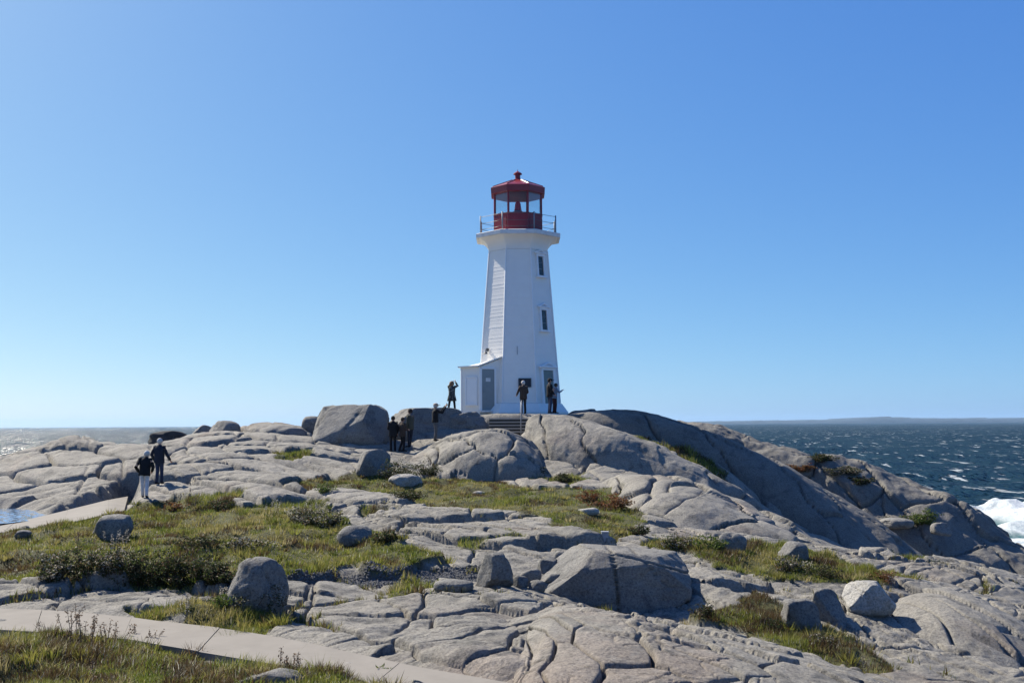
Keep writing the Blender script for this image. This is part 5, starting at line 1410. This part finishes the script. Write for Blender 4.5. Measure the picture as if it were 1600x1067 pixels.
mp = nd(nt, 'ShaderNodeMapping'); mp.inputs['Rotation'].default_value = (0, 0, math.radians(20)); mp.inputs['Scale'].default_value = (1, .45, 1)
nt.links.new(pos, mp.inputs[0])
def wave_normal(scale, k, prev):
    n = nd(nt, 'ShaderNodeTexNoise'); n.inputs['Scale'].default_value = scale; n.inputs['Detail'].default_value = 4; n.inputs['Roughness'].default_value = .6
    nt.links.new(mp.outputs[0], n.inputs['Vector'])
    sb = nd(nt, 'ShaderNodeVectorMath', operation='SUBTRACT'); sb.inputs[1].default_value = (.5, .5, .5); nt.links.new(n.outputs['Color'], sb.inputs[0])
    ml = nd(nt, 'ShaderNodeVectorMath', operation='MULTIPLY'); ml.inputs[1].default_value = (k, k * 1.25, 0); nt.links.new(sb.outputs[0], ml.inputs[0])
    ad = nd(nt, 'ShaderNodeVectorMath', operation='ADD'); nt.links.new(prev, ad.inputs[0]); nt.links.new(ml.outputs[0], ad.inputs[1])
    return ad.outputs[0]
nv = wave_normal(.16, 1.3, geo.outputs['Normal']); nv = wave_normal(1.1, 3.8, nv)
nz = nd(nt, 'ShaderNodeVectorMath', operation='NORMALIZE'); nt.links.new(nv, nz.inputs[0]); nt.links.new(nz.outputs[0], b.inputs['Normal'])
mf = nd(nt, 'ShaderNodeMapping'); mf.inputs['Scale'].default_value = (.24, .08, 1); mf.inputs['Rotation'].default_value = (0, 0, math.radians(8)); nt.links.new(pos, mf.inputs[0])
f1 = ramp(nt, noise_node(nt, mf.outputs[0], 1.0, 5, .62, .2), [(.60, 0.0), (.66, 1.0)])
f2 = ramp(nt, noise_node(nt, pos, .02, 2, .5), [(.40, 0.25), (.62, 1.0)])
ff = mix(nt, 1.0, f1, f2, 'MULTIPLY')
foam = nd(nt, 'ShaderNodeBsdfDiffuse'); foam.inputs[0].default_value = (.38, .41, .42, 1)
deep = nd(nt, 'ShaderNodeBsdfDiffuse'); deep.inputs[0].default_value = (.003, .016, .023, 1); nt.links.new(nz.outputs[0], deep.inputs['Normal'])
gls = nd(nt, 'ShaderNodeBsdfGlossy'); gls.inputs['Roughness'].default_value = .22; nt.links.new(nz.outputs[0], gls.inputs['Normal'])
frs = nd(nt, 'ShaderNodeFresnel'); frs.inputs[0].default_value = 1.33; nt.links.new(nz.outputs[0], frs.inputs['Normal'])
cl_ = nd(nt, 'ShaderNodeMath', operation='MINIMUM'); cl_.inputs[1].default_value = .15; nt.links.new(frs.outputs[0], cl_.inputs[0])
wm_ = nd(nt, 'ShaderNodeMixShader'); nt.links.new(cl_.outputs[0], wm_.inputs[0]); nt.links.new(deep.outputs[0], wm_.inputs[1]); nt.links.new(gls.outputs[0], wm_.inputs[2])
mx = nd(nt, 'ShaderNodeMixShader'); nt.links.new(ff, mx.inputs[0]); nt.links.new(wm_.outputs[0], mx.inputs[1]); nt.links.new(foam.outputs[0], mx.inputs[2])
nt.links.new(mx.outputs[0], nt.nodes['Material Output'].inputs[0])
sea = link('sea', me, m); tag(sea, 'rough dark blue sea with whitecaps behind the headland', kind='structure')
# surf: churned foam against the right-hand rocks
g = np.random.default_rng(9)
xs_ = np.linspace(XU(1440, 105), XU(1440, 105) + 80, 180); ys_ = np.linspace(84, 132, 120)
YY, XX = np.meshgrid(ys_, xs_, indexing='ij')
ed = sstep(0, 14, XX - (XU(1470, 100) + (YY - 100) * .25) + 5 * fbm2(XX * .12, YY * .12, 951, 3)) * sstep(132, 122, YY + 3 * fbm2(XX * .2, YY * .2, 953, 3)) * sstep(84, 88, YY)
zz_ = .25 + .55 * fbm2(XX * .09, YY * .09, 955, 4) + .35 * np.abs(fbm2(XX * .5, YY * .5, 957, 3)) + .8 * sstep(110, 128, YY + 4 * fbm2(XX * .07, YY * .07, 959, 2)) * (.6 + fbm2(XX * .3, YY * .3, 961, 3))
zz_ = zz_ * ed - 1.6 * (1 - ed)
def foam_mat():
    m, nt, b = newmat('surf_foam')
    pos = nd(nt, 'ShaderNodeNewGeometry').outputs['Position']
    mp = nd(nt, 'ShaderNodeMapping'); mp.inputs['Scale'].default_value = (1, .5, 1); nt.links.new(pos, mp.inputs[0])
    at = nd(nt, 'ShaderNodeAttribute', attribute_name='edge')
    n = noise_node(nt, mp.outputs[0], .22, 7, .72, .5)
    sm = nd(nt, 'ShaderNodeMath', operation='MULTIPLY_ADD'); sm.inputs[1].default_value = .75; nt.links.new(at.outputs['Fac'], sm.inputs[0]); nt.links.new(n, sm.inputs[2])
    k = ramp(nt, sm.outputs[0], [(.55, 0.0), (.85, 1.0)])
    tone = ramp(nt, noise_node(nt, mp.outputs[0], .5, 6, .7), [(.35, (.30, .35, .37)), (.6, (.50, .53, .54))])
    c = mix(nt, k, (.02, .075, .085), tone)
    nt.links.new(c, b.inputs['Base Color']); b.inputs['Roughness'].default_value = .7; b.inputs['Specular IOR Level'].default_value = .2
    bump(nt, noise_node(nt, mp.outputs[0], .9, 5, .7), .8, .5, b)
    return m
M['foam'] = foam_mat()
o = link('surf', np_mesh('surf', np.stack([XX.ravel(), YY.ravel(), zz_.ravel()], 1), quads=grid_quads(*XX.shape)), M['foam'])
at_ = o.data.attributes.new('edge', 'FLOAT', 'POINT'); at_.data.foreach_set('value', ed.ravel().astype(np.float32))
tag(o, 'white churning surf breaking beyond the right-hand ridge', 'surf', kind='stuff')
# far wooded shore
prof_u = np.linspace(1060, 1760, 141)
HY = 9000.0
hv = 2.6 + np.interp(prof_u, [1060, 1090, 1150, 1250, 1320, 1350, 1390, 1430, 1500, 1600, 1760], [657.6, 656.4, 655.0, 653.6, 652.6, 650.2, 648.4, 650.4, 650.6, 650.4, 650.6])
top = np.array([P(u_, v_, HY) for u_, v_ in zip(prof_u, hv)])
jag = 3.2 * fbm2(prof_u * .35, prof_u * 0, 971, 3)
rows_ = []
for dy, hk in ((-160, 0), (-140, .35), (-60, .8), (0, 1), (200, 1.0), (900, .9), (1500, 0)):
    rr = top.copy(); rr[:, 1] += dy; rr[:, 2] = np.where(hk == 0, -4, (top[:, 2] + jag * min(1, hk)) * hk); rows_.append(rr)
M['shore'] = simple('haze_blue_shore', (.025, .04, .055), .95, var=.5, vs=.01)  # haze blue mixed into the base colour, besides the haze volume
o = link('far_shore', np_mesh('far_shore', np.concatenate(rows_), quads=grid_quads(7, 141)), M['shore']); tag(o, 'low wooded far shore on the horizon at right', kind='structure')
# haze over the water
hm = bpy.data.materials.new('haze'); hm.use_nodes = True
hn = hm.node_tree; hn.nodes.clear()
ho = hn.nodes.new('ShaderNodeOutputMaterial'); pv = hn.nodes.new('ShaderNodeVolumePrincipled')
pv.inputs['Color'].default_value = (.45, .70, 1.0, 1); pv.inputs['Density'].default_value = 4e-5; pv.inputs['Anisotropy'].default_value = .2
hn.links.new(pv.outputs[0], ho.inputs['Volume'])
HZ = True
if HZ:
    o = MB().box((0, 7000, 60), (20000, 0, 0), (0, 12000, 0), (0, 0, 62)).build('haze', hm); tag(o, 'thin bright sea haze over the water', 'haze', kind='stuff')
